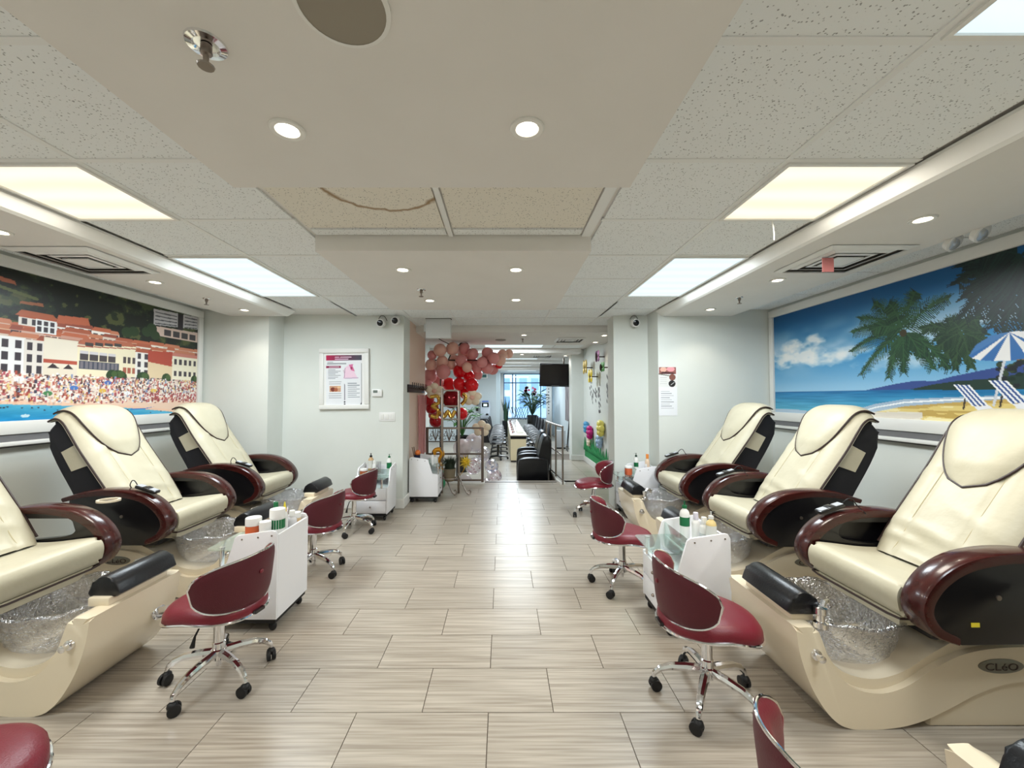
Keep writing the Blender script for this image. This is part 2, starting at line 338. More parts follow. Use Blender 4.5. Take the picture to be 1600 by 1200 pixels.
# faint tube banding behind the diffusers
for m_, c1, c2 in ((PW, (1, .95, .79), (.95, .85, .63)), (PC, (.79, .94, 1.0), (.71, .90, 1.0))):
    nt = m_.node_tree; L = nt.links.new; tc = nt.nodes.new('ShaderNodeTexCoord'); wv = nt.nodes.new('ShaderNodeTexWave'); wv.bands_direction = 'Y'; wv.inputs['Scale'].default_value = 1.6; wv.inputs['Distortion'].default_value = 1.5
    mx = nt.nodes.new('ShaderNodeMix'); mx.data_type = 'RGBA'; mx.inputs[6].default_value = (*c1, 1); mx.inputs[7].default_value = (*c2, 1)
    L(tc.outputs['Object'], wv.inputs[0]); L(wv.outputs[0], mx.inputs[0]); L(mx.outputs[2], nt.nodes['Principled BSDF'].inputs['Emission Color'])
def panel(x0, x1, y0, y1, kind, label, z=ZT, power=1.0):
    t = thing('ceiling_light', label, 'light', ((x0+x1)/2, (y0+y1)/2, z), 0, 'fluorescent ceiling panels')
    hx, hy = (x1-x0)/2, (y1-y0)/2
    f = MB()
    for a in ((-hx, hx, -hy, -hy+.018), (-hx, hx, hy-.018, hy), (-hx, -hx+.018, -hy+.018, hy-.018), (hx-.018, hx, -hy+.018, hy-.018)): f.box(*a, -.012, .01)
    f.build('frame', TRIMW, t, smooth=False)
    MB().box(-hx+.019, hx-.019, -hy+.019, hy-.019, -.004, .008).build('diffuser', PW if kind == 'w' else PC, t, smooth=False)
    ld = bpy.data.lights.new('tubes', 'AREA'); ld.shape = 'RECTANGLE'; ld.size = 2*hx-.05; ld.size_y = 2*hy-.05
    ld.energy = PANEL_W*power*(y1-y0)/.6; ld.color = (1, .94, .83) if kind == 'w' else (.86, .95, 1.0)
    lo = bpy.data.objects.new('tubes', ld); COL.objects.link(lo); lo.parent = t; lo.location = (0, 0, -.02)
    return t
for side, (xa, xb), sd in (('R', (1.312, 1.894), 'palm beach mural'), ('L', (-2.564, -1.956), 'seaside town mural')):
    wp_ = panel(xa, xb, GY[7]+.012, GY[8]-.012, 'w', 'square warm white ceiling panel on the side of the '+sd)
    if side == 'R': MB().tube([(.03, .30, .0), (.06, .33, -.03), (.085, .36, -.07), (.09, .37, -.10)], .004, 6).build('loose_cable', TRIMW, wp_)
    panel(xa, xb, GY[9]+.012, GY[11]-.012, 'c', 'long cool white ceiling panel on the side of the '+sd)
    panel(xa, xb, GY[5]+.012, GY[6]-.012, 'c', 'nearest cool white ceiling panel on the side of the '+sd)
    panel(xa, xb, GY[2]+.012, GY[3]-.012, 'w', 'warm ceiling panel behind the viewer on the side of the '+sd)
panel(-.38, .86, 8.2, 8.8, 'c', 'wide cool ceiling panel beyond the balloon arch', power=2.2)
panel(-.2, 1.0, 10.9, 11.5, 'c', 'added ceiling panel brightening the manicure tables', power=3.4); panel(-.2, 1.0, 13.4, 14.0, 'c', 'added ceiling panel farther along the manicure tables', power=3.4); panel(.2, 1.4, 16.2, 16.8, 'c', 'added ceiling panel nearest the shop window', power=3.4)  # panels added to brighten the dark lower room
panel(-3.2, -2.6, 12, 13.2, 'c', 'added ceiling panel out of view behind the balloons on the left', power=3.4)  # unseen panel, added for more light in the lower room
BULB = mat('downlight_bulb', (1, .95, .85), .3, emit=9, ecol=(1, .88, .68))
def downlight_proto():
    t = thing('downlight', 'x', 'light', group='recessed downlights')
    MB().lathe([(.062, .004), (.062, -.004), (.058, -.008), (.042, -.006), (.038, .004)], 24, caps=False).build('trim_ring', TRIMW, t)
    MB().lathe([(.037, .01), (.037, .0), (.030, -.004), (.012, -.006)], 20).build('bulb', BULB, t)
    return t
DLP = downlight_proto(); used = False
def downlight(x, y, z, label, spot=True):
    global used
    t = DLP if not used else copy_tree(DLP); used = True
    t.location = (x, y, z-.001); t['label'] = label
    if spot:
        ld = bpy.data.lights.new('beam', 'SPOT'); ld.energy = SPOT_W; ld.spot_size = 2.0; ld.spot_blend = .6; ld.color = (1, .89, .74); ld.shadow_soft_size = .03
        lo = bpy.data.objects.new('beam', ld); COL.objects.link(lo); lo.parent = t; lo.location = (0, 0, -.012)
for x, y, l in ((-.785, 1.447, 'left one of the two downlights in the near centre ceiling drop'), (.09, 1.44, 'right one of the two downlights in the near centre ceiling drop'), (-.765, 3.075, 'front left downlight in the second ceiling drop'), (.103, 3.075, 'front right downlight in the second ceiling drop'), (-.735, 4.07, 'rear left downlight in the second ceiling drop'), (.136, 4.04, 'rear right downlight in the second ceiling drop')):
    downlight(x, y, ZB, l)
for x, y, l in ((-3.03, 3.5, 'downlight in the left soffit beyond the air vent'), (-2.97, 4.63, 'downlight in the left soffit nearest the end wall'), (-3.05, 2.42, 'downlight in the left soffit at the picture edge'), (2.37, 2.25, 'downlight in the right soffit beside the emergency lamps'), (2.36, 3.44, 'downlight in the right soffit beyond the air vent'), (2.38, 4.6, 'downlight in the right soffit nearest the end wall'), (-3.05, .8, 'downlight in the left soffit behind the viewer'), (2.38, .8, 'downlight in the right soffit behind the viewer')):
    downlight(x, y, ZS, l)
for x, y, l in ((.34, 6.35, 'downlight in the drop over the step'), (1.62, 6.4, 'downlight in the drop by the grass wall, nearer one'), (1.66, 7.2, 'downlight in the drop by the grass wall, farther one')): downlight(x, y, ZB, l, False)
downlight(.45, 9.3, ZB, 'small downlight in the third ceiling drop near its centre', False); downlight(1.5, 9.6, ZB, 'small downlight in the third ceiling drop above the television', False)
# vents in the soffits
def vent(x, y, z, s, label, tagstrip=False):
    t = thing('air_vent', label, 'vent', (x, y, z), 0, 'square ceiling air vents')
    def ring(a, b, za, zb): return MB().loft([[(-a, -a, za), (a, -a, za), (a, a, za), (-a, a, za)], [(-b, -b, zb), (b, -b, zb), (b, b, zb), (-b, b, zb)]], False)
    MB().box(-s*.98, s*.98, -s*.98, s*.98, -.001, .006).build('backing', mat('vent_dark', rgb(96, 92, 88), .8), t, smooth=False)
    for i, (a, b) in enumerate(((1.0, .86), (.74, .62), (.5, .40))): 
        r = ring(s*a, s*b, -.006-.003*i, -.022+.004*i); r2 = ring(s*a, s*b, -.001, -.017+.004*i); r.add(r2.v, r2.f); r.build('louvre', BARM, t, smooth=False)
    MB().box(-s*.32, s*.32, -s*.32, s*.32, -.02, -.014).build('centre_plate', BARM, t, smooth=False)
    if tagstrip: MB().box(-.04, .04, -.005, .0, -.12, -.02).build('paper_tag', mat('pink_paper', rgb(236, 150, 150), .7), t, (-s*.55, -s*.3, 0), smooth=False)
vent(-3.05, 2.95, ZS, .29, 'square air vent in the left soffit'); vent(2.46, 2.92, ZS, .29, 'square air vent in the right soffit with a pink tag', True)
vent(1.15, 6.9, ZB, .24, 'air vent in the drop over the step'); vent(.95, 9.6, ZB, .24, 'air vent in the third ceiling drop')
def sprinkler(x, y, z, label, s=1.0):
    t = thing('sprinkler_head', label, 'sprinkler', (x, y, z), 0, 'ceiling sprinklers')
    MB().lathe([(.052*s, 0), (.050*s, -.006), (.034*s, -.009), (.030*s, -.002)], 20).build('escutcheon', CHROME, t)
    MB().lathe([(.014, -.004), (.014, -.03), (.008, -.034), (.006, -.06), (.004, -.062)], 10).build('body', STEEL, t)
    MB().lathe([(.003, -.058), (.022, -.062), (.020, -.066), (.002, -.066)], 12).build('deflector', STEEL, t)
sprinkler(-.82, 1.09, ZB, 'sprinkler in the near centre ceiling drop beside the speaker'); sprinkler(-.74, 3.66, ZB, 'sprinkler in the second ceiling drop', .8)
sprinkler(-3.02, 4.1, ZS, 'sprinkler in the left soffit', .7); sprinkler(2.39, 4.05, ZS, 'sprinkler in the right soffit', .7); sprinkler(.34, 6.75, ZB, 'sprinkler in the drop over the step', .7)
sp = thing('ceiling_speaker', 'round grey ceiling speaker in the near centre ceiling drop', 'speaker', (-.40, .98, ZB))
MB().lathe([(.118, 0), (.118, -.006), (.106, -.008)], 40, caps=False).build('rim', TRIMW, sp); MB().lathe([(.107, -.002), (.107, -.007), (.02, -.009)], 40).build('grille', mat('speaker_grille', rgb(150, 143, 130), .7), sp)
sd = thing('smoke_detector', 'flat round disc on the drop over the step', 'detector', (-.03, 6.9, ZB)); MB().lathe([(.09, 0), (.09, -.012), (.06, -.02)], 20).build('body', mat('grey_plastic', rgb(150, 146, 140), .5), sd)
em = thing('emergency_light', 'white twin-head emergency lamp by the top of the palm beach mural', 'light', (2.93, 2.5, ZT))
MB().box(-.06, .06, -.10, .10, -.03, .0, .008).build('mount', WPLAS, em)
for yy in (-.075, .075):
    h = MB().tube([(0, yy, -.03), (-.01, yy, -.07), (-.03, yy-.01, -.085)], .011).build('arm', WPLAS, em)
    hd = MB().lathe([(.018, .05), (.045, .035), (.055, .0), (.050, -.004)], 20).build('lamp_head', WPLAS, em, (-.05, yy-.03, -.10)); hd.rotation_euler = (-.95, -.35, 0)
    gl = MB().lathe([(.048, -.002), (.03, -.012), (.005, -.016)], 16).build('lens', CLEARP, hd)
    MB().ell((0, 0, -.002), .016, .016, .01, 10, 6).build('bulb', WPLAS, hd)

# ---------------------------------------------------------------- murals
class Paint:
    """colour grid painted in wall metres (Y along the wall, Z up)"""
    def __init__(s, y0, y1, z0, z1, d):
        s.ny, s.nz = int((y1-y0)/d), int((z1-z0)/d); s.ya = np.linspace(y0, y1, s.ny+1); s.za = np.linspace(z0, z1, s.nz+1)
        s.Y, s.Z = np.meshgrid(s.ya, s.za, indexing='ij'); s.c = np.zeros(s.Y.shape+(3,)); s.d = d; s.r = np.random.RandomState(5)
    def fill(s, m, col, a=1.0):
        a = np.asarray(a, float); a = a[m][:, None] if a.ndim == 2 else a
        s.c[m] = s.c[m]*(1-a) + np.array(col)/255*a
    def noise(s, sy, sz, oct=3, seed=1):
        r = np.random.RandomState(seed); out = np.zeros(s.Y.shape); tot = 0
        for k in range(oct):
            g = r.rand(64, 64); fy, fz = s.Y/sy*2**k, s.Z/sz*2**k
            i, j = np.floor(fy).astype(int), np.floor(fz).astype(int); u, v = fy-i, fz-j; u = u*u*(3-2*u); v = v*v*(3-2*v)
            G = lambda a, b: g[a % 64, b % 64]
            out += (G(i, j)*(1-u)*(1-v)+G(i+1, j)*u*(1-v)+G(i, j+1)*(1-u)*v+G(i+1, j+1)*u*v)/2**k; tot += 1/2**k
        return out/tot
    def win(s, y0, y1, z0, z1):
        i0, i1 = np.searchsorted(s.ya, [y0, y1]); j0, j1 = np.searchsorted(s.za, [z0, z1]); return slice(max(0, i0-1), i1+1), slice(max(0, j0-1), j1+1)
    def rect(s, y0, y1, z0, z1, col): w = s.win(min(y0, y1), max(y0, y1), min(z0, z1), max(z0, z1)); s.c[w] = np.array(col)/255
    def poly(s, pts, col, a=1.0):
        ys, zs = [p[0] for p in pts], [p[1] for p in pts]; w = s.win(min(ys), max(ys), min(zs), max(zs)); Y, Z = s.Y[w], s.Z[w]; ins = np.zeros(Y.shape, bool)
        for (ya, za), (yb, zb) in zip(pts, pts[1:]+pts[:1]):
            if za == zb: continue
            ins ^= ((za > Z) != (zb > Z)) & (Y < (yb-ya)*(Z-za)/(zb-za)+ya)
        sub = s.c[w]; sub[ins] = sub[ins]*(1-a)+np.array(col)/255*a
    def blob(s, y, z, ry, rz, col, a=1.0):
        w = s.win(y-ry, y+ry, z-rz, z+rz); m = ((s.Y[w]-y)/ry)**2+((s.Z[w]-z)/rz)**2 < 1; sub = s.c[w]; sub[m] = sub[m]*(1-a)+np.array(col)/255*a
    def stroke(s, p, q, wd, col, w2=None):
        w2 = wd if w2 is None else w2
        w = s.win(min(p[0], q[0])-wd, max(p[0], q[0])+wd, min(p[1], q[1])-wd, max(p[1], q[1])+wd); Y, Z = s.Y[w], s.Z[w]
        dy, dz = q[0]-p[0], q[1]-p[1]; l = dy*dy+dz*dz+1e-9; t = np.clip(((Y-p[0])*dy+(Z-p[1])*dz)/l, 0, 1)
        m = np.hypot(Y-p[0]-t*dy, Z-p[1]-t*dz) < wd+(w2-wd)*t; s.c[w][m] = np.array(col)/255
    def frond(s, h, e, sag=.08, leaf=.13, dark=(14, 40, 30), light=(70, 104, 62)):
        h, e = np.array(h), np.array(e); mid = (h+e)/2+np.array([0, sag]); P = lambda t: h*(1-t)**2+mid*2*t*(1-t)+e*t*t
        for i in range(3, 30):
            t = i/30; p = P(t); q = P(t+.02); d = (q-p)/np.hypot(*(q-p)); n = np.array([-d[1], d[0]]); ll = leaf*(1-.55*t)*(.75+.4*s.r.rand())
            for sg in (1, -1):
                v = d*.55+n*sg*.8+np.array([0, -.55]); v /= np.hypot(*v); k = s.r.rand(); c = np.array(dark)*(1-k*.55)+np.array(light)*k*.55
                s.stroke(p, p+v*ll, .0058, c, .0025)
        for i in range(12): s.stroke(P(i/12), P((i+1)/12), .005, (np.array(light)+np.array(dark))*.5)
    def build(s, X, name):
        ny, nz = s.ny+1, s.nz+1; v = np.stack([np.full(s.Y.shape, X), s.Y, s.Z], -1).reshape(-1, 3)
        i = np.arange(ny-1)[:, None]*nz+np.arange(nz-1)[None]; f = np.stack([i, i+nz, i+nz+1, i+1], -1).reshape(-1, 4)
        me = bpy.data.meshes.new(name); me.from_pydata(v.tolist(), [], f.tolist())
        c = np.clip(s.c.reshape(-1, 3), 0, 1); c = np.where(c <= .04045, c/12.92, ((c+.055)/1.055)**2.4)
        a = me.color_attributes.new('paint', 'FLOAT_COLOR', 'POINT'); a.data.foreach_set('color', np.concatenate([c, np.ones((len(c), 1))], 1).astype(np.float32).ravel())
        me.materials.append(PRINT); return me
MZ0, MZ1 = 1.28, 2.43
def mural_frame(X, sgn, y0, y1, label, me):
    """X: wall plane; sgn: direction into the room"""
    t = thing('wall_mural', label, 'mural', (X, (y0+y1)/2, MZ0))
    def part(n, a, b, c, d, e, f, m=TRIMW, bev=.006):
        xs_ = sorted((X+sgn*a, X+sgn*b)); MB().box(xs_[0]-X, xs_[1]-X, c-(y0+y1)/2, d-(y0+y1)/2, e-MZ0, f-MZ0, bev).build(n, m, t)
    part('frame_rail', 0, .035, y0-.09, y1+.07, MZ1, MZ1+.085); part('frame_rail', 0, .035, y0-.09, y1+.07, MZ0-.10, MZ0)
    part('frame_stile', 0, .035, y0-.09, y0, MZ0, MZ1); part('frame_stile', 0, .035, y1, y1+.07, MZ0, MZ1)
    part('ledge_groove', 0, .022, y0-.09, y1+.07, MZ0-.155, MZ0-.10, GREYD, 0); part('ledge', 0, .06, y0-.09, y1+.07, MZ0-.185, MZ0-.155); part('ledge_painted_shade', 0, .02, y0-.09, y1+.07, MZ0-.20, MZ0-.185, GREYD, 0)  # grey strips carry the shade in the groove and under the ledge
    o = inst('print', me, (-X, -(y0+y1)/2, -MZ0), t)
# right: palm beach
p = Paint(.5, 4.92, MZ0, MZ1, .0052)
zz = (p.Z-1.52)/(MZ1-1.52); hor = p.noise(.9, .35, 4, 3)
top, mid_, bot = np.array((10, 84, 140)), np.array((38, 128, 188)), np.array((150, 196, 226))
zc = np.clip(zz, 0, 1)[..., None]; p.c[:] = np.where(zc < .45, bot+(mid_-bot)*zc/.45, mid_+(top-mid_)*(zc-.45)/.55)/255
cl = np.clip((hor-.43)*5, 0, 1)*np.clip(1-abs(p.Z-1.98)/.34, 0, 1); p.c += (np.array((232, 236, 240))/255-p.c)*(cl*.75)[..., None]
for cy, cz, ry, rz, al in ((4.5, 1.93, .46, .13, .95), (4.1, 1.86, .35, .09, .85), (4.62, 2.03, .2, .10, .9), (4.3, 2.07, .16, .07, .9), (4.75, 1.88, .2, .10, .8), (3.9, 1.90, .4, .06, .7), (3.3, 1.78, .5, .10, .55)):
    e = np.clip(1-((p.Y-cy)/ry)**2-((p.Z-cz)/rz)**2+(p.noise(.12, .06, 3, 9)-.5)*1.6, 0, 1)*al; p.c += (np.array((236, 238, 238))/255-p.c)*e[..., None]
sea = p.Z < 1.52; t_ = np.clip((1.52-p.Z)/.2, 0, 1)[..., None]; sc = (np.array((22, 112, 168))*(1-t_)+np.array((92, 176, 206))*t_)/255+(p.noise(.25, .012, 2, 4)-.5)[..., None]*.18
p.c[sea] = sc[sea]
p.poly([(3.7, 1.522), (3.42, 1.571), (3.248, 1.592), (3.1, 1.583), (2.993, 1.611), (2.802, 1.645), (2.6, 1.68), (2.2, 1.72), (1.4, 1.70), (.5, 1.66), (.5, 1.522)], (52, 76, 140))
p.poly([(3.30, 1.522), (3.105, 1.560), (2.941, 1.579), (2.785, 1.584), (2.5, 1.62), (2.0, 1.66), (.5, 1.68), (.5, 1.50), (3.2, 1.515)], (34, 58, 50))
sandz = np.interp(p.Y, [.5, 2.0, 2.58, 2.93, 3.345, 3.6, 4.0], [1.49, 1.475, 1.455, 1.426, 1.385, 1.33, 1.2]); sd_ = p.Z < sandz
p.fill(sd_, (226, 204, 128)); sn = p.noise(.3, .03, 3, 6); p.fill(sd_ & (sn > .56), (196, 166, 92)); p.fill(sd_ & (sn < .38), (240, 228, 176))
wet = (p.Z < sandz+.02+.05*(p.Y-2.6).clip(0, 2)) & (p.Z >= sandz) & (p.Z < 1.5); p.fill(wet, (200, 200, 214), .75); p.fill((abs(p.Z-sandz-.03*(p.Y-2.3).clip(0, 2)) < .006) & (p.Z < 1.5), (245, 248, 250))
p.fill((p.Z < 1.34) & (p.Y > 3.2) & (sn > .45) & (p.Y < 4.2), (228, 226, 228), .8)
# leaning trunk, palms from back to front
p.stroke((3.2, 1.87), (2.80, 1.775), .010, (168, 140, 104)); p.stroke((2.80, 1.775), (2.2, 1.60), .016, (150, 120, 86))
for e in ((3.186, 1.995), (3.083, 1.891), (3.044, 1.692), (2.959, 1.662), (2.858, 1.667), (2.775, 1.893), (2.8, 1.997), (2.991, 2.02), (2.7, 1.74), (3.12, 1.78)): p.frond((2.91, 1.925), e, .06, .10, (14, 42, 34), (84, 116, 66))
for e in ((3.816, 2.07), (3.833, 1.889), (3.737, 1.664), (3.47, 1.625), (3.113, 1.675), (2.993, 1.667), (2.983, 2.195), (3.223, 2.308), (3.592, 2.292), (3.731, 2.181), (3.34, 1.66), (3.62, 2.06), (3.45, 2.26), (3.2, 1.78)): p.frond((3.334, 1.993), e, .09, .13, (12, 46, 34), (80, 124, 70))
p.blob(3.334, 1.99, .03, .03, (60, 50, 30))
for e in ((2.893, 2.40), (2.92, 2.286), (2.872, 2.172), (2.896, 2.039), (2.799, 2.031), (2.729, 1.929), (2.652, 1.884), (2.56, 1.873), (2.45, 1.95), (2.3, 2.1), (2.2, 2.3), (2.78, 2.43), (2.35, 2.4)): p.frond((2.56, 2.37), e, .06, .20, (8, 26, 28), (44, 74, 62))
for hy, hz in ((1.7, 2.25), (1.0, 2.1)):
    for k in range(11): a = k*2*PI/11; p.frond((hy, hz), (hy+.42*math.cos(a), hz-.1+.34*math.sin(a)), .06, .16)
for k in range(160): p.blob(2.0+p.r.rand()*.8-.1, 1.53+p.r.rand()*.16, .02, .014, [(20, 44, 34), (50, 70, 46), (28, 34, 40)][k % 3])
# parasol and striped deck chairs
def parasol(ay, az, w_, h_):
    n = 8; rim = [(ay+w_*math.cos(a), az-h_-.055*math.sin(a)) for a in [PI*k/n for k in range(n+1)]]
    p.stroke((ay+.02, az-h_), (ay+.10, az-.48), .008, (210, 214, 220))
    for k in range(n): 
        p.poly([(ay, az), rim[k], rim[k+1]], (240, 240, 240) if k % 2 else (52, 110, 176))
        m_ = ((rim[k][0]+rim[k+1][0])/2, (rim[k][1]+rim[k+1][1])/2)
    p.poly([(ay, az), (ay+w_, az-h_), (ay+w_*.8, az-h_*.45), (ay+w_*.4, az-h_*.02)], (70, 124, 184)); p.poly([(ay, az), (ay-w_, az-h_), (ay-w_*.8, az-h_*.45), (ay-w_*.4, az-h_*.02)], (238, 238, 240))
parasol(2.635, 1.885, .235, .13); parasol(1.3, 1.80, .25, .13)
def deckchair(dy, dz):
    A, B, C_, D = (2.975+dy, 1.552+dz), (2.872+dy, 1.548+dz), (2.765+dy, 1.405+dz), (2.86+dy, 1.396+dz)
    p.stroke((2.90+dy, 1.46+dz), (2.915+dy, 1.375+dz), .006, (50, 44, 44)); p.stroke((2.80+dy, 1.44+dz), (2.82+dy, 1.37+dz), .006, (50, 44, 44))
    for k in range(7):
        f = lambda u, a, b: (a[0]+(b[0]-a[0])*u, a[1]+(b[1]-a[1])*u)
        p.poly([f(k/7, A, B), f((k+1)/7, A, B), f((k+1)/7, D, C_), f(k/7, D, C_)], (240, 242, 246) if k % 2 == 0 else (58, 88, 150))
    p.poly([(2.85+dy, 1.396+dz), (2.755+dy, 1.403+dz), (2.70+dy, 1.346+dz), (2.80+dy, 1.330+dz)], (236, 238, 244)); p.stroke((2.80+dy, 1.33+dz), (2.695+dy, 1.345+dz), .005, (60, 50, 50))
deckchair(0, 0); deckchair(-.215, .022); deckchair(-1.4, .0)
mural_frame(XR, -1, .5, 4.92, 'large framed palm beach mural with parasol and striped deck chairs', p.build(XR-.012, 'palm_beach_print'))
# left: seaside town
p = Paint(.5, 4.90, MZ0, MZ1, .0052); R_ = p.r
n1, n2 = p.noise(.10, .07, 4, 2), p.noise(.35, .22, 3, 8)
p.c[:] = np.array((16, 26, 22))/255; p.fill(n1*.6+n2*.4 > .52, (30, 44, 30)); p.fill(n1*.5+n2*.5 > .60, (58, 70, 40)); p.fill((n1 > .66), (80, 86, 50))
p.poly([(2.9, 2.36), (3.05, 2.345), (3.06, 2.315), (2.9, 2.325)], (170, 96, 66)); p.poly([(3.09, 2.20), (3.24, 2.215), (3.25, 2.19), (3.09, 2.18)], (158, 96, 62)); p.stroke((2.95, 2.28), (3.2, 2.24), .012, (96, 104, 60))
tl = np.interp(p.Y, [.5, 2.98, 3.09, 3.60, 3.87, 4.18, 4.9], [2.0, 2.03, 2.07, 2.10, 2.05, 2.03, 2.02])
PAL = [(232, 224, 212), (214, 198, 184), (226, 200, 186), (206, 170, 156), (238, 234, 228), (196, 150, 134), (220, 190, 160)]; ROOF = [(170, 92, 68), (186, 104, 76), (150, 80, 64), (196, 126, 96)]
def house(y, z, w_, h_, wall, roof, rows=2, cols=3, flat=False):
    p.rect(y, y+w_, z, z+h_, wall)
    if not flat: p.poly([(y-.01, z+h_), (y+w_+.01, z+h_), (y+w_*.9, z+h_+.035), (y+w_*.1, z+h_+.035)], roof)
    for i in range(cols):
        for j in range(rows):
            cy, cz = y+w_*(i+.5)/cols, z+h_*(j+.5)/rows; a, b = min(.014, w_/cols*.25), min(.026, h_/rows*.30); p.rect(cy-a, cy+a, cz-b, cz+b, (64, 58, 66))
for z in np.arange(2.04, 1.68, -.045):
    y = .5
    while y < 4.9:
        w_ = .08+.16*R_.rand(); top_ = np.interp(y, p.ya, tl[:, 0])
        if z < top_-.01: house(y, z-.08, w_, .08+.03*R_.rand(), PAL[R_.randint(7)], ROOF[R_.randint(4)], 1+R_.randint(2), 1+R_.randint(3))
        y += w_*.9
house(3.09, 2.02, .26, .06, (230, 226, 220), (176, 92, 62), 1, 4); p.poly([(3.06, 2.09), (3.36, 2.10), (3.32, 2.135), (3.10, 2.135)], (176, 96, 66)); p.poly([(3.34, 2.075), (3.62, 2.10), (3.60, 2.165), (3.36, 2.145)], (186, 102, 74)); house(3.2, 1.98, .14, .10, (236, 238, 240), (190, 110, 80), 2, 3, True)
# hotel top right
p.poly([(4.275, 2.40), (4.9, 2.43), (4.9, 2.28), (4.28, 2.23)], (196, 194, 198)); p.rect(4.60, 4.67, 2.22, 2.41, (50, 46, 52))
for k in range(4): p.stroke((4.30, 2.37-.04*k), (4.58, 2.375-.035*k), .006, (92, 92, 100)); p.stroke((4.7, 2.39-.04*k), (4.88, 2.395-.035*k), .006, (92, 92, 100))
p.poly([(4.30, 2.22), (4.9, 2.24), (4.9, 2.12), (4.34, 2.12)], (214, 190, 178))
for k in range(4): p.rect(4.42+.12*k, 4.50+.12*k, 2.14, 2.20, (70, 66, 70))
for y, z in ((4.2, 2.14), (4.26, 2.19), (4.3, 2.12), (3.98, 2.1), (4.05, 2.12)): p.blob(y, z, .06, .05, (40, 62, 36))
# seafront row
for y0_, y1_, zt, wl, rf, rows, cols, fl_ in ((.5, .9, 1.9, (230, 222, 210), 0, 3, 4, False), (.9, 1.5, 1.93, (238, 234, 228), 1, 3, 5, False), (1.5, 2.1, 1.88, (226, 206, 186), 2, 3, 5, False), (2.1, 2.6, 1.92, (240, 238, 234), 1, 3, 4, True), (2.6, 2.88, 1.9, (222, 196, 180), 0, 3, 3, False), (2.88, 3.13, 1.91, (236, 236, 238), 1, 3, 3, True), (3.13, 3.265, 1.905, (226, 220, 214), 0, 3, 2, True), (3.265, 3.52, 1.945, (228, 218, 200), 0, 1, 1, True)):
    house(y0_, 1.63, y1_-y0_, zt-1.63, wl, ROOF[rf], rows, cols, fl_)
p.rect(3.27, 3.515, 1.72, 1.935, (230, 222, 206)); p.rect(3.265, 3.52, 1.745, 1.765, (180, 84, 66)); p.poly([(3.29, 1.70), (3.33, 1.74), (3.38, 1.70)], (60, 50, 54)); p.poly([(3.41, 1.70), (3.45, 1.74), (3.49, 1.70)], (60, 50, 54))
p.poly([(3.52, 1.915), (4.08, 1.965), (4.08, 1.66), (3.52, 1.64)], (236, 226, 196)); p.poly([(3.52, 1.93), (3.57, 1.985), (4.02, 2.005), (4.09, 1.965)], (178, 104, 80)); p.stroke((3.52, 1.905), (4.08, 1.945), .005, (170, 80, 62))
for k in range(4): p.rect(3.585+.09*k, 3.65+.09*k, 1.925+.008*k, 1.945+.008*k, (70, 66, 66)); p.rect(3.545+.085*k, 3.61+.085*k, 1.795, 1.85, (72, 66, 70)); p.rect(3.545+.085*k, 3.61+.085*k, 1.85, 1.868, (206, 202, 206))
p.rect(3.54, 3.90, 1.715, 1.775, (66, 72, 88)); 
for k in range(9): p.rect(3.55+.04*k, 3.565+.04*k, 1.72, 1.77, (120, 116, 124))
for k in range(3): p.rect(3.95+.05*k, 3.97+.05*k, 1.80, 1.85, (80, 70, 70)); p.rect(3.95+.05*k, 3.975+.05*k, 1.70, 1.745, (170, 96, 76))
house(4.08, 1.67, .16, .25, (236, 232, 226), ROOF[0], 3, 2); p.poly([(4.22, 1.945), (4.54, 1.965), (4.52, 1.80), (4.22, 1.83)], (176, 72, 56)); p.poly([(4.22, 1.83), (4.54, 1.80), (4.54, 1.66), (4.22, 1.66)], (226, 204, 168)); house(4.54, 1.66, .36, .27, (236, 230, 208), (196, 120, 96), 2, 5); p.rect(4.54, 4.9, 1.93, 1.955, (200, 128, 116))
for y in (.8, 1.2, 1.9, 2.4): p.blob(y, 1.66, .08, .05, (44, 66, 36))
for y, r in ((3.9, .09), (3.84, .06), (4.17, .075), (4.46, .06), (4.86, .05)): p.blob(y, 1.665, r, .055, (40, 66, 34)); p.blob(y+.02, 1.68, r*.5, .03, (66, 92, 48))
# beach crowd and sea
bz = p.Z < 1.635; p.fill(bz, (232, 216, 204)); p.fill(bz & (p.Z < 1.46), (236, 204, 182))
dens = 5200
CR = [(176, 84, 72), (236, 232, 228), (232, 222, 214), (140, 66, 62), (66, 62, 84), (196, 120, 100), (214, 146, 130), (92, 64, 62), (222, 196, 130), (136, 152, 186), (184, 92, 104), (242, 238, 232), (170, 122, 106), (228, 208, 192), (238, 230, 224)]
for k in range(dens):
    y = .5+4.4*R_.rand(); z = 1.40+.24*R_.rand()**.9; s_ = .004+.0065*R_.rand(); c = CR[R_.randint(len(CR))]
    if y > 4.2 and z < 1.5: c = CR[(0, 3, 10, 1)[k % 4]]
    if R_.rand() < .45: p.blob(y, z, s_*1.6, s_*.7, c)
    else: p.rect(y, y+s_*.7, z, z+s_*2.0, c)
for y, z, c in ((3.50, 1.54, (70, 120, 190)), (3.75, 1.52, (220, 180, 80)), (4.3, 1.53, (226, 190, 90)), (3.1, 1.60, (236, 236, 236)), (3.8, 1.595, (80, 110, 180)), (3.3, 1.49, (70, 130, 80)), (4.0, 1.5, (236, 236, 240)), (2.5, 1.55, (236, 90, 70)), (1.6, 1.53, (90, 140, 200))): p.blob(y, z, .035, .02, c); p.stroke((y, z), (y, z-.03), .004, (200, 190, 180))
sz = np.interp(p.Y, [.5, 3.0, 3.5, 4.04, 4.47, 4.9], [1.41, 1.408, 1.385, 1.35, 1.305, 1.25]); sm = p.Z < sz; sn = p.noise(.10, .015, 3, 12)
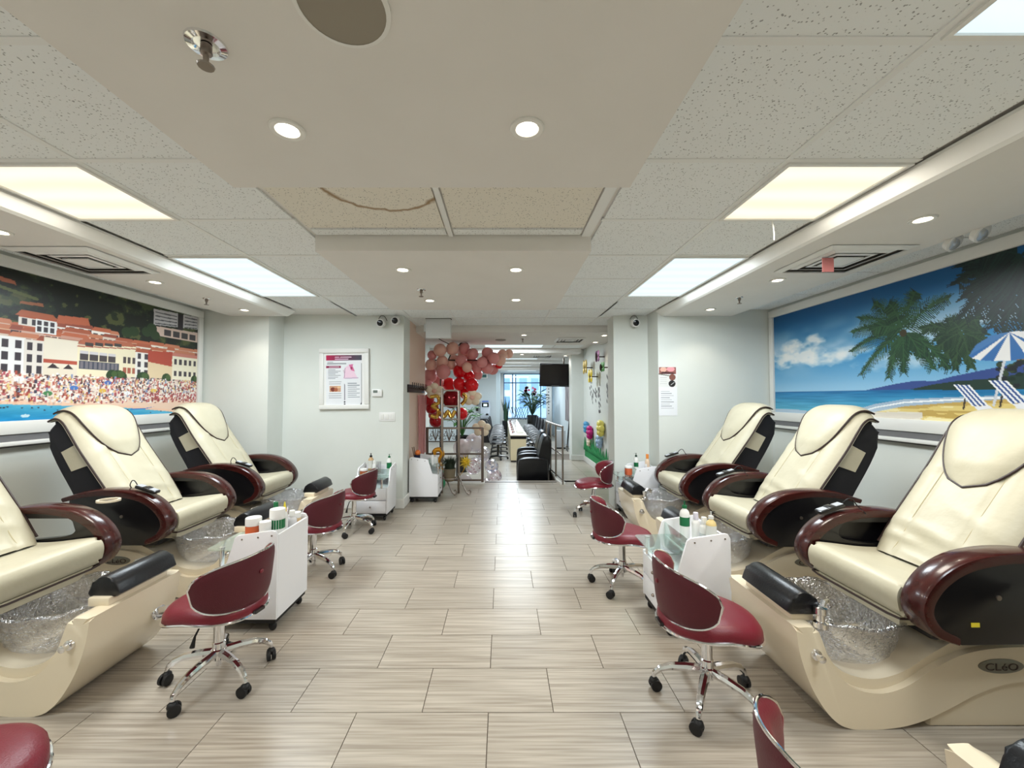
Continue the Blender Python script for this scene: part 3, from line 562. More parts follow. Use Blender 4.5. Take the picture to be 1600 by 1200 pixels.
tt = np.clip((sz-p.Z)/.13, 0, 1)[..., None]; p.c[sm] = ((np.array((84, 176, 208))*(1-tt)+np.array((22, 132, 190))*tt)/255+(sn-.5)[..., None]*.12)[sm]
p.fill((abs(p.Z-sz-.012) < .012), (238, 196, 168), .8)
for k in range(60): y = .6+3.9*R_.rand(); z = np.interp(y, [.5, 3.0, 4.5], [1.40, 1.40, 1.31])-.03*R_.rand(); p.blob(y, z, .008, .005, (50, 50, 66))
p.poly([(4.03, 1.335), (4.2, 1.335), (4.32, 1.36), (4.2, 1.345), (4.05, 1.345)], (60, 110, 190)); p.blob(3.15, 1.315, .03, .012, (190, 220, 232))
mural_frame(XL, 1, .5, 4.90, 'large framed mural of a crowded beach below a white seaside town', p.build(XL+.012, 'seaside_town_print'))

# ---------------------------------------------------------------- spa pedicure chairs
# local frame: +x towards the aisle, prow of the foot basin at x = 0; u = -x runs towards the wall
U = lambda p, a: (-p[0], a, p[1])
def smooth_path(pts, n=6):
    pts = [np.array(q, float) for q in pts]; out = []
    for i in range(len(pts)-1):
        p0, p1, p2, p3 = pts[max(i-1, 0)], pts[i], pts[i+1], pts[min(i+2, len(pts)-1)]
        for k in range(n):
            t = k/n; out.append(tuple(.5*((2*p1)+(-p0+p2)*t+(2*p0-5*p1+4*p2-p3)*t*t+(-p0+3*p1-3*p2+p3)*t**3)))
    out.append(tuple(pts[-1])); return out
def make_spa_chair():
    t = thing('spa_chair', 'x', 'spa chair', group='cream pedicure spa chairs along both walls')
    # base: proud S-shaped fascia and a slightly narrower, higher inner body
    up = smooth_path([(.0, .44), (.085, .44), (.11, .40), (.16, .27), (.24, .185), (.36, .155), (.48, .185), (.62, .27), (.76, .33), (.95, .355), (1.2, .35), (1.40, .33)])
    dn = smooth_path([(1.40, .20), (1.15, .205), (.95, .20), (.80, .155), (.66, .085), (.53, .03), (.40, .004), (.24, .002), (.15, .05), (.07, .17), (.02, .31), (.0, .44)])
    b = MB().prism(up+dn[:-1], -.265, .265, U, .03, 2)
    up2 = smooth_path([(.10, .425), (.15, .32), (.22, .235), (.36, .20), (.50, .235), (.64, .32), (.78, .385), (.95, .41), (1.3, .40), (1.36, .38)])
    b.prism(up2+[(1.36, .25), (.95, .25), (.6, .12), (.4, .06), (.2, .08), (.08, .25)], -.238, .238, U, .03, 3)
    base = b.build('base', BEIGE, t)
    MB().prism(smooth_path([(.62, .14), (.75, .185), (.9, .205), (1.38, .205)], 4)+[(1.38, .0), (.60, .0), (.60, .06)], -.25, .25, U, .015).build('plinth', BEIGE, t)
    for s in (-1, 1):
        pl = MB().loft([[(-.90+.10*math.cos(a)*k, s*y, .275+.031*math.sin(a)*k) for a in [2*PI*i/28 for i in range(28)]] for k, y in ((1, .262), (1, .2685), (.93, .270))]).build('name_plate', mat('pewter_plate', rgb(128, 126, 116), .35, .6), base)
        text('CLéO', .052, PIPE, pl, (-.90, s*.2705, .272), (PI/2, 0, PI if s > 0 else 0)).scale = (1.15, .85, 1)
        k = MB().lathe([(.016, 0), (.024, .004), (.022, .012), (.012, .014), (.010, .03), (.016, .034), (.016, .042), (.004, .045)], 16).build('drain_knob', CHROME, base, (-.085, s*.263, .325)); k.rotation_euler = (-s*PI/2, 0, 0)
    # glass basin
    base_p = [(.05, .0), (.14, .004), (.20, .035), (.232, .10), (.248, .18), (.262, .215)]
    prof = smooth_path(base_p, 4); gb = random.Random(11); nn = 84
    inn = [(r-.007, z+.004) for r, z in prof[::-1]]
    wob = [[gb.uniform(-.0045, .0045) for _ in range(nn)] for _ in prof+inn]
    se = lambda r, a: (r*math.copysign(abs(math.cos(a))**.85, math.cos(a)), r*math.copysign(abs(math.sin(a))**.85, math.sin(a)))
    rings = []
    for qi, (r, z) in enumerate(prof+inn):
        ring = []
        for i in range(nn):
            a = 2*PI*i/nn; x, y = se(r+wob[qi][i], a); ring.append((-.365+x*.97, y*.97, .208+z+(.006*math.cos(10*a) if z > .2 else 0)+wob[qi][(i*5) % nn]*.4))
        rings.append(ring)
    bowl = MB().loft(rings).build('glass_basin', BOWL, t, ang=2.5)
    MB().tube([(-.365+se(.265, a)[0]*.97, se(.265, a)[1]*.97, .427+.006*math.cos(10*a)) for a in [2*PI*i/60 for i in range(60)]], [.0065+.003*(i % 2) for i in range(60)], 6, True).build('rope_rim', BOWL, bowl)
    # bolster and faucet
    hp = [(.165*(i/12-.5)+.07, .495+.085*math.sin(PI*i/12)**.6) for i in range(13)]+[(.14, .478), (.01, .478)]
    MB().box(-.13, -.025, -.15, .20, .435, .480, .008).build('bolster_mount', BEIGE, t)
    MB().prism([(q[0]+.002, q[1]-.005) for q in hp], -.13, .225, U, .012, 2).build('foot_bolster', BLACKV, t)
    fc = MB().lathe([(.030, 0), (.030, .02), (.018, .026), (.018, .055), (.026, .06), (.026, .085), (.008, .09)], 14, (-.125, .245, .435))
    fc.tube([(-.125, .245, .50), (-.16, .22, .53), (-.20, .19, .52), (-.215, .18, .49)], .012, 8); fc.build('faucet', CHROME, t)
    # seat, apron
    st = smooth_path([(.90, .60), (.75, .605), (.58, .625), (.50, .63), (.465, .605), (.455, .56), (.47, .50), (.50, .475)], 5)
    seat = MB().prism(st+[(.92, .47)], -.262, .262, U, .03, 3).build('seat', CREAM, t)
    MB().tube([(-.505, -.262, .477), (-.474, -.255, .474), (-.465, -.2, .472), (-.465, .2, .472), (-.474, .255, .474), (-.505, .262, .477), (-.6, .266, .474), (-.9, .266, .474), ], .0055, 6).build('piping', PIPE, seat)
    MB().loft([[(-.49, -.235, .475), (-.49, .235, .475), (-.95, .24, .475), (-.95, -.24, .475)], [(-.53, -.19, .41), (-.53, .19, .41), (-.95, .2, .41), (-.95, -.2, .41)]]).build('seat_apron', CREAM, t, smooth=False)
    # black under-frame between base and seat
    MB().box(-1.25, -.62, -.25, .25, .37, .475, .02).build('under_frame', BLACKP, t)
    # backrest
    fr = smooth_path([(.84, .57), (.90, .64), (.975, .76), (1.085, .915), (1.195, 1.07), (1.275, 1.20), (1.32, 1.265), (1.365, 1.29), (1.41, 1.27)], 5)
    rear = smooth_path([(1.45, 1.22), (1.455, 1.14), (1.38, .97), (1.27, .78), (1.18, .62), (1.10, .55)], 3)
    MB().prism(fr+rear, -.245, .245, U, .025, 2).build('back_shell', BLACKF, t)
    N = len(fr); nrm = []
    for i in range(N):
        a, c = np.array(fr[max(i-1, 0)]), np.array(fr[min(i+1, N-1)]); d = (c-a)/np.hypot(*(c-a)); nrm.append((-d[1], d[0]))
    def ev(s):
        x = s*(N-1); i = min(int(x), N-2); f = x-i
        return [fr[i][k]*(1-f)+fr[i+1][k]*f for k in (0, 1)], [nrm[i][k]*(1-f)+nrm[i+1][k]*f for k in (0, 1)]
    rr = random.Random(4)
    wr = [(rr.random(), rr.uniform(-.2, .2), rr.uniform(-.5, .5)) for _ in range(20)]
    def cov(a, bq):
        (u, z), (nu, nz) = ev(a); v = (bq*2-1)*.282; e = abs(v)/.282
        th = .068*(1-e**7)-.009*math.exp(-((abs(v)-.135)/.013)**2)*(a < .72)
        for (wa, wv, ws) in wr: th += .008*math.exp(-((a-wa-ws*(v-wv)*.6)/.018)**2)*math.exp(-((v-wv)/.11)**2)
        th *= min(1, (1-a)*14+.15)
        w_ = v*(1 - .10*max(0, (.12-a)/.12) - .0*a)
        return (-(u+nu*th), w_, z+nz*th)
    MB().grid(cov, 60, 30).build('back_cover', CREAM, t, ang=1.2)
    for s in (-1, 1):
        MB().tube([(-(ev(a)[0][0]+ev(a)[1][0]*.012), s*.281, ev(a)[0][1]+ev(a)[1][1]*.012) for a in [i/40 for i in range(4, 41)]], .007, 6).build('piping', PIPE, t)
        q = [(1.13, .99), (1.255, .945), (1.335, 1.085), (1.215, 1.15)]
        MB().prism([(a+.01, b_-.03) for a, b_ in q], s*.243, s*.252, U).build('side_pocket', CREAM, t, smooth=False)
        MB().tube([(-(ev(a)[0][0]+ev(a)[1][0]*.061), s*.135, ev(a)[0][1]+ev(a)[1][1]*.061) for a in [i/30*.72 for i in range(2, 31)]], .0022, 5).build('seam', mat('cream_seam', rgb(190, 180, 150), .6), t)
    # headrest flap: a tongue hanging from the top
    hw = lambda s: .225*math.sqrt(max(0, 1-max(0, (s-.30)/.70)**2.4)) + .002
    def flap(off):
        def fn(s, bq):
            a = 1.0-.03-.56*s; (u, z), (nu, nz) = ev(a); v = (bq*2-1)*hw(s); e = abs(bq*2-1)
            th = .070+off*(1-e**4)*min(1, (1-s)*6+.1)
            return (-(u+nu*th), v, z+nz*th)
        return fn
    hd = MB().grid(flap(.042), 28, 20); hd.grid(flap(-.004), 28, 20); hd.build('headrest_pad', CREAM, t, ang=1.2)
    f = flap(0); MB().tube([f(s/24, 0) for s in range(0, 25)]+[f(1, k/6) for k in range(1, 6)]+[f(s/24, 1) for s in range(24, -1, -1)], .0065, 6).build('headrest_piping', PIPE, t)
    # armrests
    path = smooth_path([(.60, .425), (.51, .46), (.455, .535), (.462, .62), (.53, .71), (.64, .775), (.78, .805), (.92, .808), (1.06, .79), (1.20, .75)], 4)
    M_ = len(path)
    for s in (-1, 1):
        arm = []
        for i, (u, z) in enumerate(path):
            a, c = np.array(path[max(i-1, 0)]), np.array(path[min(i+1, M_-1)]); d = (c-a)/np.hypot(*(c-a)); n_ = np.array([-d[1], d[0]])
            th = .055*(.55+.45*math.sin(PI*min(1, max(0, i/(M_-1)))**.8)); ring = []
            for (k, vv) in ((0, .278), (.5, .273), (.86, .274), (1, .283), (1.03, .325), (1, .367), (.86, .376), (.5, .377), (0, .372)):
                q = np.array([u, z])+n_*(-th+th*k) if False else np.array([u, z])-n_*th*(1-k)*(-1 if False else 1)
                ring.append((-q[0], s*vv, q[1]))
            arm.append(ring)
        ar = MB().loft(arm).build('armrest', WOOD, t)
        inner = [(u+.012, z-.004) for u, z in path[1:-2]]
        poly = inner+[(1.16, .68), (1.10, .50), (1.02, .425), (.62, .425)]
        pn = MB().prism(poly, s*.335, s*.366, U, .008).build('outer_panel', BLACKP, ar)
        MB().disc((-.78, s*.367, .62), .011, 'y', 12, .006).build('panel_screw', STEEL, ar)
        # inner liner: plate with an almond opening
        n = 40; cen = np.array((.86, .60)); outl = []; hole = []
        pp = [np.array(q) for q in poly]; L_ = [np.hypot(*(pp[(i+1) % len(pp)]-pp[i])) for i in range(len(pp))]; tot = sum(L_)
        for k in range(n):
            dd = tot*k/n; i = 0
            while dd > L_[i]: dd -= L_[i]; i += 1
            q = pp[i]+(pp[(i+1) % len(pp)]-pp[i])*dd/L_[i]; outl.append(q); a = math.atan2(q[1]-cen[1], q[0]-cen[0]); e = np.array((.21*math.cos(a), .085*math.sin(a)))
            hole.append(cen+np.array((e[0], e[1]+.10-.25*(e[0]+.05)**2*4+.0)))
        hole = [np.array((min(max(h[0], .58), 1.06), min(max(h[1], .52), .735))) for h in hole]
        lm = MB(); va = [(-q[0], s*.283, q[1]) for q in outl]+[(-q[0], s*.283, q[1]) for q in hole]+[(-q[0], s*.318, q[1]) for q in hole]
        lm.add(va, [(k, (k+1) % n, n+(k+1) % n, n+k) for k in range(n)]+[(n+k, n+(k+1) % n, 2*n+(k+1) % n, 2*n+k) for k in range(n)])
        lm.build('inner_liner', BLACKP, ar)
    return t
chair0 = make_spa_chair()
LY = (1.08, 2.16, 3.24, 4.32); RY = (.96, 2.09, 3.21, 4.33); LX, RX = -1.90, 1.30
first = True; chairs = {}
spots = [('L1', LX, LY[1], 0, 'nearest cream spa chair on the side of the seaside town mural'), ('L2', LX, LY[2], 0, 'second cream spa chair below the seaside town mural, its whole back in view'), ('L3', LX, LY[3], 0, 'farthest cream spa chair below the seaside town mural, next to the framed poster wall'),
         ('R0', RX, RY[0], PI, 'spa chair cut off at the bottom right corner, only its basin front showing'), ('R1', RX, RY[1], PI, 'large cream spa chair at the right picture edge with yellow sticker on its arm'), ('R2', RX, RY[2], PI, 'middle cream spa chair below the palm beach mural'), ('R3', RX, RY[3], PI, 'farthest cream spa chair below the palm beach mural')]
protos = {}
for key, x, y, rz, lab in spots:
    o = chair0 if first else copy_tree(chair0); first = False
    o.location = (x, y, 0); o.rotation_euler.z = rz; o['label'] = lab; chairs[key] = o
def kids(o, n): return [c for c in o.children if c.name.split('.')[0] == n]
# the near left chair: open outer side on its far arm, cup ring, chrome flange on its front
far_arm = [a for a in kids(chairs['L1'], 'armrest') if a.data.vertices[4].co.y > 0][0]
for c in kids(far_arm, 'outer_panel')+kids(far_arm, 'panel_screw'): bpy.data.objects.remove(c)
MB().lathe([(.055, 0), (.055, .012), (.042, .012), (.042, 0)], 24, (0, 0, 0), 1.15, 1, caps=False).build('cup_ring', BEIGE, chairs['L1'], (-.60, .43, .80))
fg = MB().lathe([(.042, 0), (.045, .006), (.034, .012), (.022, .012), (.020, .05), (.026, .054), (.024, .066), (.006, .068)], 20).build('front_flange', CHROME, chairs['L1'], (-.035, .15, .26)); fg.rotation_euler = (0, PI/2-.15, 0)
nm = [a for a in kids(chairs['R1'], 'armrest') if a.data.vertices[4].co.y > 0][0]
MB().box(-.035, .0, .367, .369, 0, .018).build('yellow_sticker', YEL, chairs['R1'], (-.66, 0, .50), smooth=False)
# remotes on the right-hand arms
def make_remote():
    t = thing('remote_control', 'x', 'remote', group='chair remotes on the armrests')
    MB().box(-.075, .075, -.028, .028, 0, .022, .007).build('body', BLACKP, t)
    for x in (-.048, .045): MB().box(x-.022, x+.022, -.021, .021, .021, .0245).build('keypad', mat('grey_keypad', rgb(176, 180, 188), .4), t, smooth=False)
    MB().box(-.018, .016, -.030, .030, .018, .026, .003).build('strap', BLACKP, t)
    MB().tube(smooth_path([(-.073, .0, .012), (-.11, .006, .035), (-.135, .012, .03), (-.145, .02, -.01), (-.148, .06, -.05)], 5), .0035, 6).build('cord', BLACKP, t)
    return t
rem0 = make_remote(); first = True
for key, x, y, rz, l in spots:
    if key == 'R0': continue
    o = rem0 if first else copy_tree(rem0); first = False
    lx, ly = -.64, -.325
    o.location = (x+(lx if rz == 0 else -lx), y+(ly if rz == 0 else -ly), .792); o.rotation_euler = (0, -.30 if False else .30, rz)
    o['label'] = {'L1': 'chair remote on the armrest of the nearest left spa chair', 'L2': 'black chair remote on the armrest of the second left spa chair', 'L3': 'black chair remote on the armrest of the farthest left spa chair', 'R1': 'grey-keyed remote on the arm of the large right-edge spa chair', 'R2': 'grey-keyed remote on the arm of the middle right spa chair', 'R3': 'black remote on the arm of the farthest right spa chair'}[key]
# blue and red bundle left on the base of the middle right chair
bag = thing('plastic_bag', 'crumpled blue plastic bag with red edge behind the large right spa basin', 'bag', (2.12, 2.98, .40))
def crum(c, r, sc, seed):
    g = random.Random(seed); ph = [(g.uniform(2, 6), g.uniform(0, 6), g.uniform(2, 6)) for _ in range(5)]
    def fn(i, j):
        a, b_ = i*2*PI, -PI/2+j*PI; k = r*(1+.12*sum(math.sin(p_[0]*a*1+p_[1])*math.cos(p_[2]*b_+p_[1]) for p_ in ph)/2)
        k = r*(1+.10*math.sin(3*a+seed)*math.cos(4*b_)+.08*math.cos(5*a)*math.sin(3*b_))
        return (c[0]+k*sc[0]*math.cos(b_)*math.cos(a), c[1]+k*sc[1]*math.cos(b_)*math.sin(a), c[2]+k*sc[2]*math.sin(b_))
    return MB().grid(fn, 24, 12)
crum((0, 0, .06), .10, (1, .8, .75), 2).build('bag_body', mat('blue_film', rgb(110, 130, 210), .3), bag)
crum((-.07, .02, .03), .05, (1, .8, .6), 5).build('red_edge', mat('red_film', rgb(200, 40, 70), .35), bag)

# ---------------------------------------------------------------- pedicure stools
def make_stool():
    t = thing('stool', 'x', 'stool', group='burgundy pedicure stools')
    out = lambda a: (.225*math.copysign(abs(math.cos(a))**.8, math.cos(a)), (.20+.025*math.cos(a))*math.copysign(abs(math.sin(a))**.85, math.sin(a)))
    def drop(x, y): return -.045*max(0, x/.2)**1.5*(.35+.65*(abs(y)/.2)**2)-.012*max(0, -x/.2)
    n = 36; rings = []
    for r, z in ((.90, .38), (.98, .384), (1.0, .396), (.99, .418), (.93, .436), (.8, .446), (.55, .450), (.25, .449), (.02, .448)):
        ring = []
        for k in range(n):
            x, y = out(2*PI*k/n); x *= r; y *= r; ring.append((x, y, z+drop(x, y)))
        rings.append(ring)
    seat = MB().loft(rings).build('seat', RED, t)
    MB().tube([(out(a)[0]*1.0, out(a)[1]*1.0, .384+drop(*out(a))) for a in [2*PI*k/48 for k in range(48)]], .0078, 8, True).build('seat_trim', CHROME, seat)
    # wrap-around backrest: heart-shaped outline on a cylinder behind the seat
    FM = 1.28; R0 = .23
    def bp(ph, s, off):       # s 0 bottom .. 1 top
        e = abs(ph)/FM; top = .675-.025*e-.03*e**4; bot = .405+.03*e
        mid = (.555); k = max(0, 1-e**5)**.45; z = mid+(bot+(top-bot)*s-mid)*(.06+.94*k)
        r = R0+off+.10*(z-.39)
        return (-r*math.cos(ph)+.02, r*math.sin(ph)*.98, z)
    bk = MB()
    def side(off):
        def fn(i, j):
            ph = (i*2-1)*FM; e = min(1, abs(i*2-1)); pad = off*(1-(2*j-1)**6)*(1-e**8); return bp(ph, j, pad)
        return fn
    bk.grid(side(.012), 36, 10); b = bk.build('backrest', REDB, t, ang=1.3)
    MB().grid(side(-.034), 36, 10).build('back_pad', RED, b, ang=1.3)
    rim = [bp((i/36*2-1)*FM, 1, 0) for i in range(37)]+[bp((1-i/36*2)*FM, 0, 0) for i in range(1, 36)]
    MB().tube(rim, .0052, 8, True).build('back_trim', CHROME, b)
    bt = MB().ell((0, 0, 0), .006, .013, .011, 10, 6).build('button', RED, b, bp(0, .62, .014))
    MB().box(-.24, -.10, -.03, .03, .37, .385).build('back_bracket', BLACKP, t, smooth=False)
    MB().lathe([(.075, .382), (.075, .37), (.03, .362), (.0255, .355), (.0255, .20), (.030, .195), (.030, .165), (.036, .16), (.036, .115), (.02, .105), (.012, .10), (.012, .075)], 18).build('column', CHROME, t)
    MB().tube([(0, .02, .345), (.02, .08, .335), (.03, .11, .28), (.035, .12, .23)], [.004, .004, .005, .012], 8).build('height_lever', RUB, t)
    for k in range(5):
        a = 2*PI*k/5+.3; c, s = math.cos(a), math.sin(a); P = lambda r, z: (r*c, r*s, z)
        lg = MB().tube([P(.02, .145), P(.09, .142), P(.16, .132), (.21*c, .21*s, .112), (.238*c, .238*s, .085), (.243*c, .243*s, .066)], [.021, .020, .018, .015, .013, .011], 8).build('leg', CHROME, t)
        ca = a+1.3+k*1.1; cx, sx = math.cos(ca), math.sin(ca)
        w_ = MB()
        for off in (-.013, .013):
            ring = lambda d, r: [(.243*c-sx*d+cx*(.008+r*math.cos(q)), .243*s+cx*d+sx*(.008+r*math.cos(q)), .027+r*math.sin(q)) for q in [2*PI*i/16 for i in range(16)]]
            w_.loft([ring(off-.009, .02), ring(off-.007, .027), ring(off+.007, .027), ring(off+.009, .02)])
        w_.ell((.243*c, .243*s, .045), .022, .022, .020, 12, 6); w_.build('caster', RUB, lg)
    return t
stool0 = make_stool(); first = True
D = math.radians
for x, y, hd, lab in ((-1.47, 2.14, 170, 'burgundy stool in front of the nearest left spa basin'), (-1.58, 3.42, 172, 'burgundy stool behind the white trolley on the left'), (-1.62, 4.46, 178, 'burgundy stool in front of the corner trolley below the framed poster'),
                      (.99, 2.0, 2, 'burgundy stool beside the large right-edge spa basin, seat fully in view'), (.93, 3.18, 2, 'burgundy stool in front of the right trolley with the glass shelf'), (1.12, 5.02, 174, 'farthest burgundy stool on the right, near the grass wall'),
                      (.86, .95, 4, 'burgundy stool cut off at the bottom edge on the right'), (-1.55, 1.12, 50, 'burgundy stool cut off at the bottom left corner')):
    o = stool0 if first else copy_tree(stool0); first = False
    o.location = (x, y, 0); o.rotation_euler.z = D(hd); o['label'] = lab

# ---------------------------------------------------------------- white trolleys and their bottles
def make_trolley():
    t = thing('salon_trolley', 'x', 'trolley', group='white pedicure trolleys')
    side = [(.20, .085), (.20, .60), (.185, .625), (.165, .63), (-.045, .60), (-.065, .585), (-.12, .40), (-.20, .39), (-.20, .085)]
    for s in (-1, 1):
        sp_ = MB().prism(side, s*.185, s*.200, lambda p, a: (p[0], a, p[1]), .003).build('side_panel', WHITEL, t)
        for (x, z) in ((.165, .598), (.08, .588), (-.02, .575)): MB().disc((x, s*.2005, z), .0055, 'y', 10, .003).build('screw', STEEL, sp_)
    MB().box(.185, .20, -.185, .185, .085, .60).build('back_panel', WHITEL, t, smooth=False)
    MB().box(-.185, .185, -.185, .185, .085, .385).build('carcass', WHITEL, t, smooth=False)
    for i, (z0, z1) in enumerate(((.095, .235), (.245, .375))):
        d = MB().box(-.200, -.185, -.182, .182, z0, z1, .003).build('drawer', WHITEL, t)
        MB().lathe([(.010, 0), (.012, .006), (.006, .016), (.002, .017)], 10).build('lock', STEEL, d, (-.199, .0, (z0+z1)/2)).rotation_euler = (0, -PI/2, 0)
    MB().box(-.04, .185, -.185, .185, .475, .487).build('rear_shelf', WHITEL, t, smooth=False)
    g = MB().prism([(-.27, -.15), (-.25, -.17), (.0, -.183), (.0, .183), (-.25, .17), (-.27, .15)], .493, .501, lambda p, a: (p[0], p[1], a)).build('glass_shelf', GLASS, t, smooth=False)
    for y in (-.13, .13): MB().lathe([(.014, .385), (.014, .493), (.018, .495), (.018, .503)], 14, (-.19, y, 0)).build('shelf_post', CHROME, t)
    MB().box(-.049, -.045, -.184, .184, .50, .585).build('glass_guard', GLASS, t, smooth=False)
    MB().box(-.19, .19, -.19, .19, .058, .085).build('plinth', RUB, t, smooth=False)
    for x in (-.16, .16):
        for y in (-.16, .16): MB().ell((x, y, .028), .024, .018, .028, 12, 8).build('caster', RUB, t)
    return t
tr0 = make_trolley(); TR = {}
for i, (k, x, y, rz, lab) in enumerate((('R', 1.19, 2.69, 0, 'white trolley with a glass shelf between the right spa chairs'), ('L', -1.60, 2.745, 0, 'white trolley with its back to the aisle between the left spa chairs'), ('P', -1.555, 5.0, PI/2, 'white trolley in the corner below the framed poster'), ('N', 1.67, 5.08, 0, 'white trolley in the niche beside the farthest right spa chair'), ('B', -1.09, 5.82, PI, 'white trolley against the peach wall beside the balloons'))):
    o = tr0 if i == 0 else copy_tree(tr0); o.location = (x, y, 0); o.rotation_euler.z = rz; o['label'] = lab; TR[k] = o
def bottle(kind, trk, lx, ly, label, m1=WPLAS, m2=WPLAS, h=.16, r=.026, z=.4875, band=None):
    T = TR[trk]; a = T.rotation_euler.z; x = T.location.x+lx*math.cos(a)-ly*math.sin(a); y = T.location.y+lx*math.sin(a)+ly*math.cos(a)
    nm_ = {'pump': 'pump_bottle', 'cap': 'lotion_bottle', 'jar': 'cream_jar', 'nozzle': 'nozzle_bottle', 'cup': 'plastic_cup'}[kind]
    t = thing(nm_, label, {'jar': 'jar', 'cup': 'cup'}.get(kind, 'bottle'), (x, y, z), random.uniform(0, 6), 'bottles and jars on the trolleys')
    if kind == 'jar':
        MB().lathe([(r*.9, 0), (r, .005), (r, h*.74), (r*.95, h*.77)], 20).build('body', m1, t); MB().lathe([(r*1.03, h*.77), (r*1.03, h*.97), (r*.97, h)], 20).build('lid', m2, t)
    elif kind == 'cup': MB().lathe([(r*.8, 0), (r, h), (r*.96, h), (r*.77, .004)], 16).build('body', m1, t)
    else:
        MB().lathe([(r*.92, 0), (r, .006), (r, h*.66), (r*.86, h*.73), (r*.42, h*.79), (r*.42, h*.82)], 18).build('body', m1, t)
        if kind == 'pump':
            MB().lathe([(r*.5, h*.81), (r*.5, h*.88), (r*.16, h*.89), (r*.16, h*.98)], 12).box(-r*.35, r*1.15, -r*.25, r*.25, h*.97, h*.97).build('pump', m2, t)
        elif kind == 'cap': MB().lathe([(r*.62, h*.79), (r*.62, h*.98), (r*.55, h)], 14).build('cap', m2, t)
        else: MB().lathe([(r*.55, h*.79), (r*.5, h*.86), (r*.12, h*1.05)], 12).build('nozzle', m2, t)
    if band: MB().lathe([(r*1.012, h*band[1]), (r*1.012, h*band[2])], 18, caps=False).build('label_band', band[0], t)
GB = (GREENP, .30, .58)
# right trolley
bottle('pump', 'R', .05, .09, 'white pump bottle with green pump and label on the right trolley', WPLAS, GREENP, .27, .032, band=(GREENP, .38, .60))
bottle('cap', 'R', .09, .015, 'narrow white capped bottle beside the green-pump bottle on the right trolley', WPLAS, mat('pale_lilac', rgb(216, 212, 224), .35), .21, .026)
bottle('cap', 'R', .11, -.055, 'white squeeze bottle with printed lines on the right trolley', WPLAS, WPLAS, .20, .027, band=(mat('pale_label', rgb(206, 210, 212), .5), .25, .5))
bottle('pump', 'R', .12, -.125, 'clear pump bottle with yellow gel at the near end of the right trolley', mat('yellow_gel', rgb(238, 214, 150), .2), WPLAS, .26, .031, band=(mat('clear_upper', rgb(226, 226, 220), .2), .35, .66))
# left trolley
bottle('jar', 'L', .008, -.13, 'orange jar with white lid at the near corner of the left trolley', mat('orange_jar', rgb(206, 100, 58), .35), WPLAS, .205, .046)
bottle('jar', 'L', .093, -.147, 'small white jar beside the orange jar on the left trolley', WPLAS, WPLAS, .185, .034)
bottle('jar', 'L', .13, -.075, 'big white jar with a green label on the left trolley', WPLAS, WPLAS, .245, .046, band=(GREENP, .50, .74))
bottle('cap', 'L', .06, .03, 'small dark green bottle on the left trolley', GREENP, GREENP, .26, .024)
bottle('nozzle', 'L', .12, .03, 'white bottle with yellow nozzle tip on the left trolley', WPLAS, YEL, .25, .022)
bottle('cap', 'L', .145, .082, 'clear bottle with faint print on the left trolley', mat('frosted', rgb(226, 226, 230), .25), WPLAS, .19, .030)
bottle('cup', 'L', .06, .11, 'pink tinted plastic cup on the left trolley', mat('pink_cup', rgb(238, 216, 222), .3), WPLAS, .19, .036)
bottle('jar', 'L', .14, .148, 'amber jar at the far end of the left trolley', mat('pale_amber', rgb(226, 196, 150), .3), WPLAS, .16, .030)
# poster corner trolley
bottle('jar', 'P', -.115, .11, 'amber jar with white lid on the poster corner trolley', mat('brown_amber', rgb(150, 78, 40), .25), WPLAS, .10, .045, .5015)
bottle('pump', 'P', .12, .10, 'clear bottle with amber liquid and black pump below the poster', mat('honey_liquid', rgb(196, 160, 116), .2), BLACKP, .27, .034, band=(mat('clear_upper2', rgb(214, 214, 208), .2), .3, .66))
bottle('pump', 'P', .12, -.13, 'white bottle with green pump and green label below the poster', WPLAS, GREENP, .26, .030, band=GB)
bottle('cup', 'P', .12, .0, 'clear plastic cup between the pump bottles below the poster', CLEARP, WPLAS, .16, .030)
bottle('cap', 'P', .09, .05, 'small white bottle with red print below the poster', WPLAS, WPLAS, .18, .020, band=(mat('red_print', rgb(206, 120, 110), .5), .3, .4))
# niche trolley
bottle('jar', 'N', -.115, -.06, 'orange jar with white lid on the niche trolley', mat('orange_jar2', rgb(196, 96, 60), .35), WPLAS, .11, .045, .5015)
bottle('pump', 'N', .02, .06, 'white bottle with dark green pump on the niche trolley', WPLAS, mat('dark_green', rgb(22, 60, 46), .35), .27, .028, band=(GREENP, .35, .55))
bottle('cap', 'N', .14, .0, 'peach bottle with orange cap on the niche trolley', mat('peach_lotion', rgb(232, 206, 180), .35), mat('orange_cap', rgb(232, 140, 60), .35), .26, .028)
bottle('cap', 'N', .09, -.09, 'small lilac bottle on the niche trolley', mat('lilac_bottle', rgb(170, 160, 180), .3), WPLAS, .15, .022)
# balloon-side trolley: black bottle, dark cup with brushes, white box
bottle('nozzle', 'B', -.10, .06, 'black nozzle bottle on the trolley beside the balloons', mat('white_bottle', rgb(226, 226, 226), .3), BLACKP, .18, .022, .5015)
bx = thing('tissue_box', 'white square box on the trolley beside the balloons', 'box', (-.99, 5.90, .502)); MB().box(-.05, .05, -.05, .05, 0, .10, .004).build('carton', WPLAS, bx); MB().disc((0, 0, .1), .025, 'z', 16, .003).build('opening', GREYD, bx)
cp = thing('brush_holder', 'dark cup with brushes and an orange cap on the balloon-side trolley', 'cup', (-1.20, 5.72, .4875)); MB().lathe([(.04, 0), (.045, .16), (.042, .16), (.037, .01)], 18).build('cup', mat('dark_blue', rgb(30, 34, 66), .35), cp)
MB().ell((.01, 0, .19), .04, .04, .04, 14, 8).build('orange_cap', mat('orange_cap2', rgb(226, 120, 56), .4), cp)
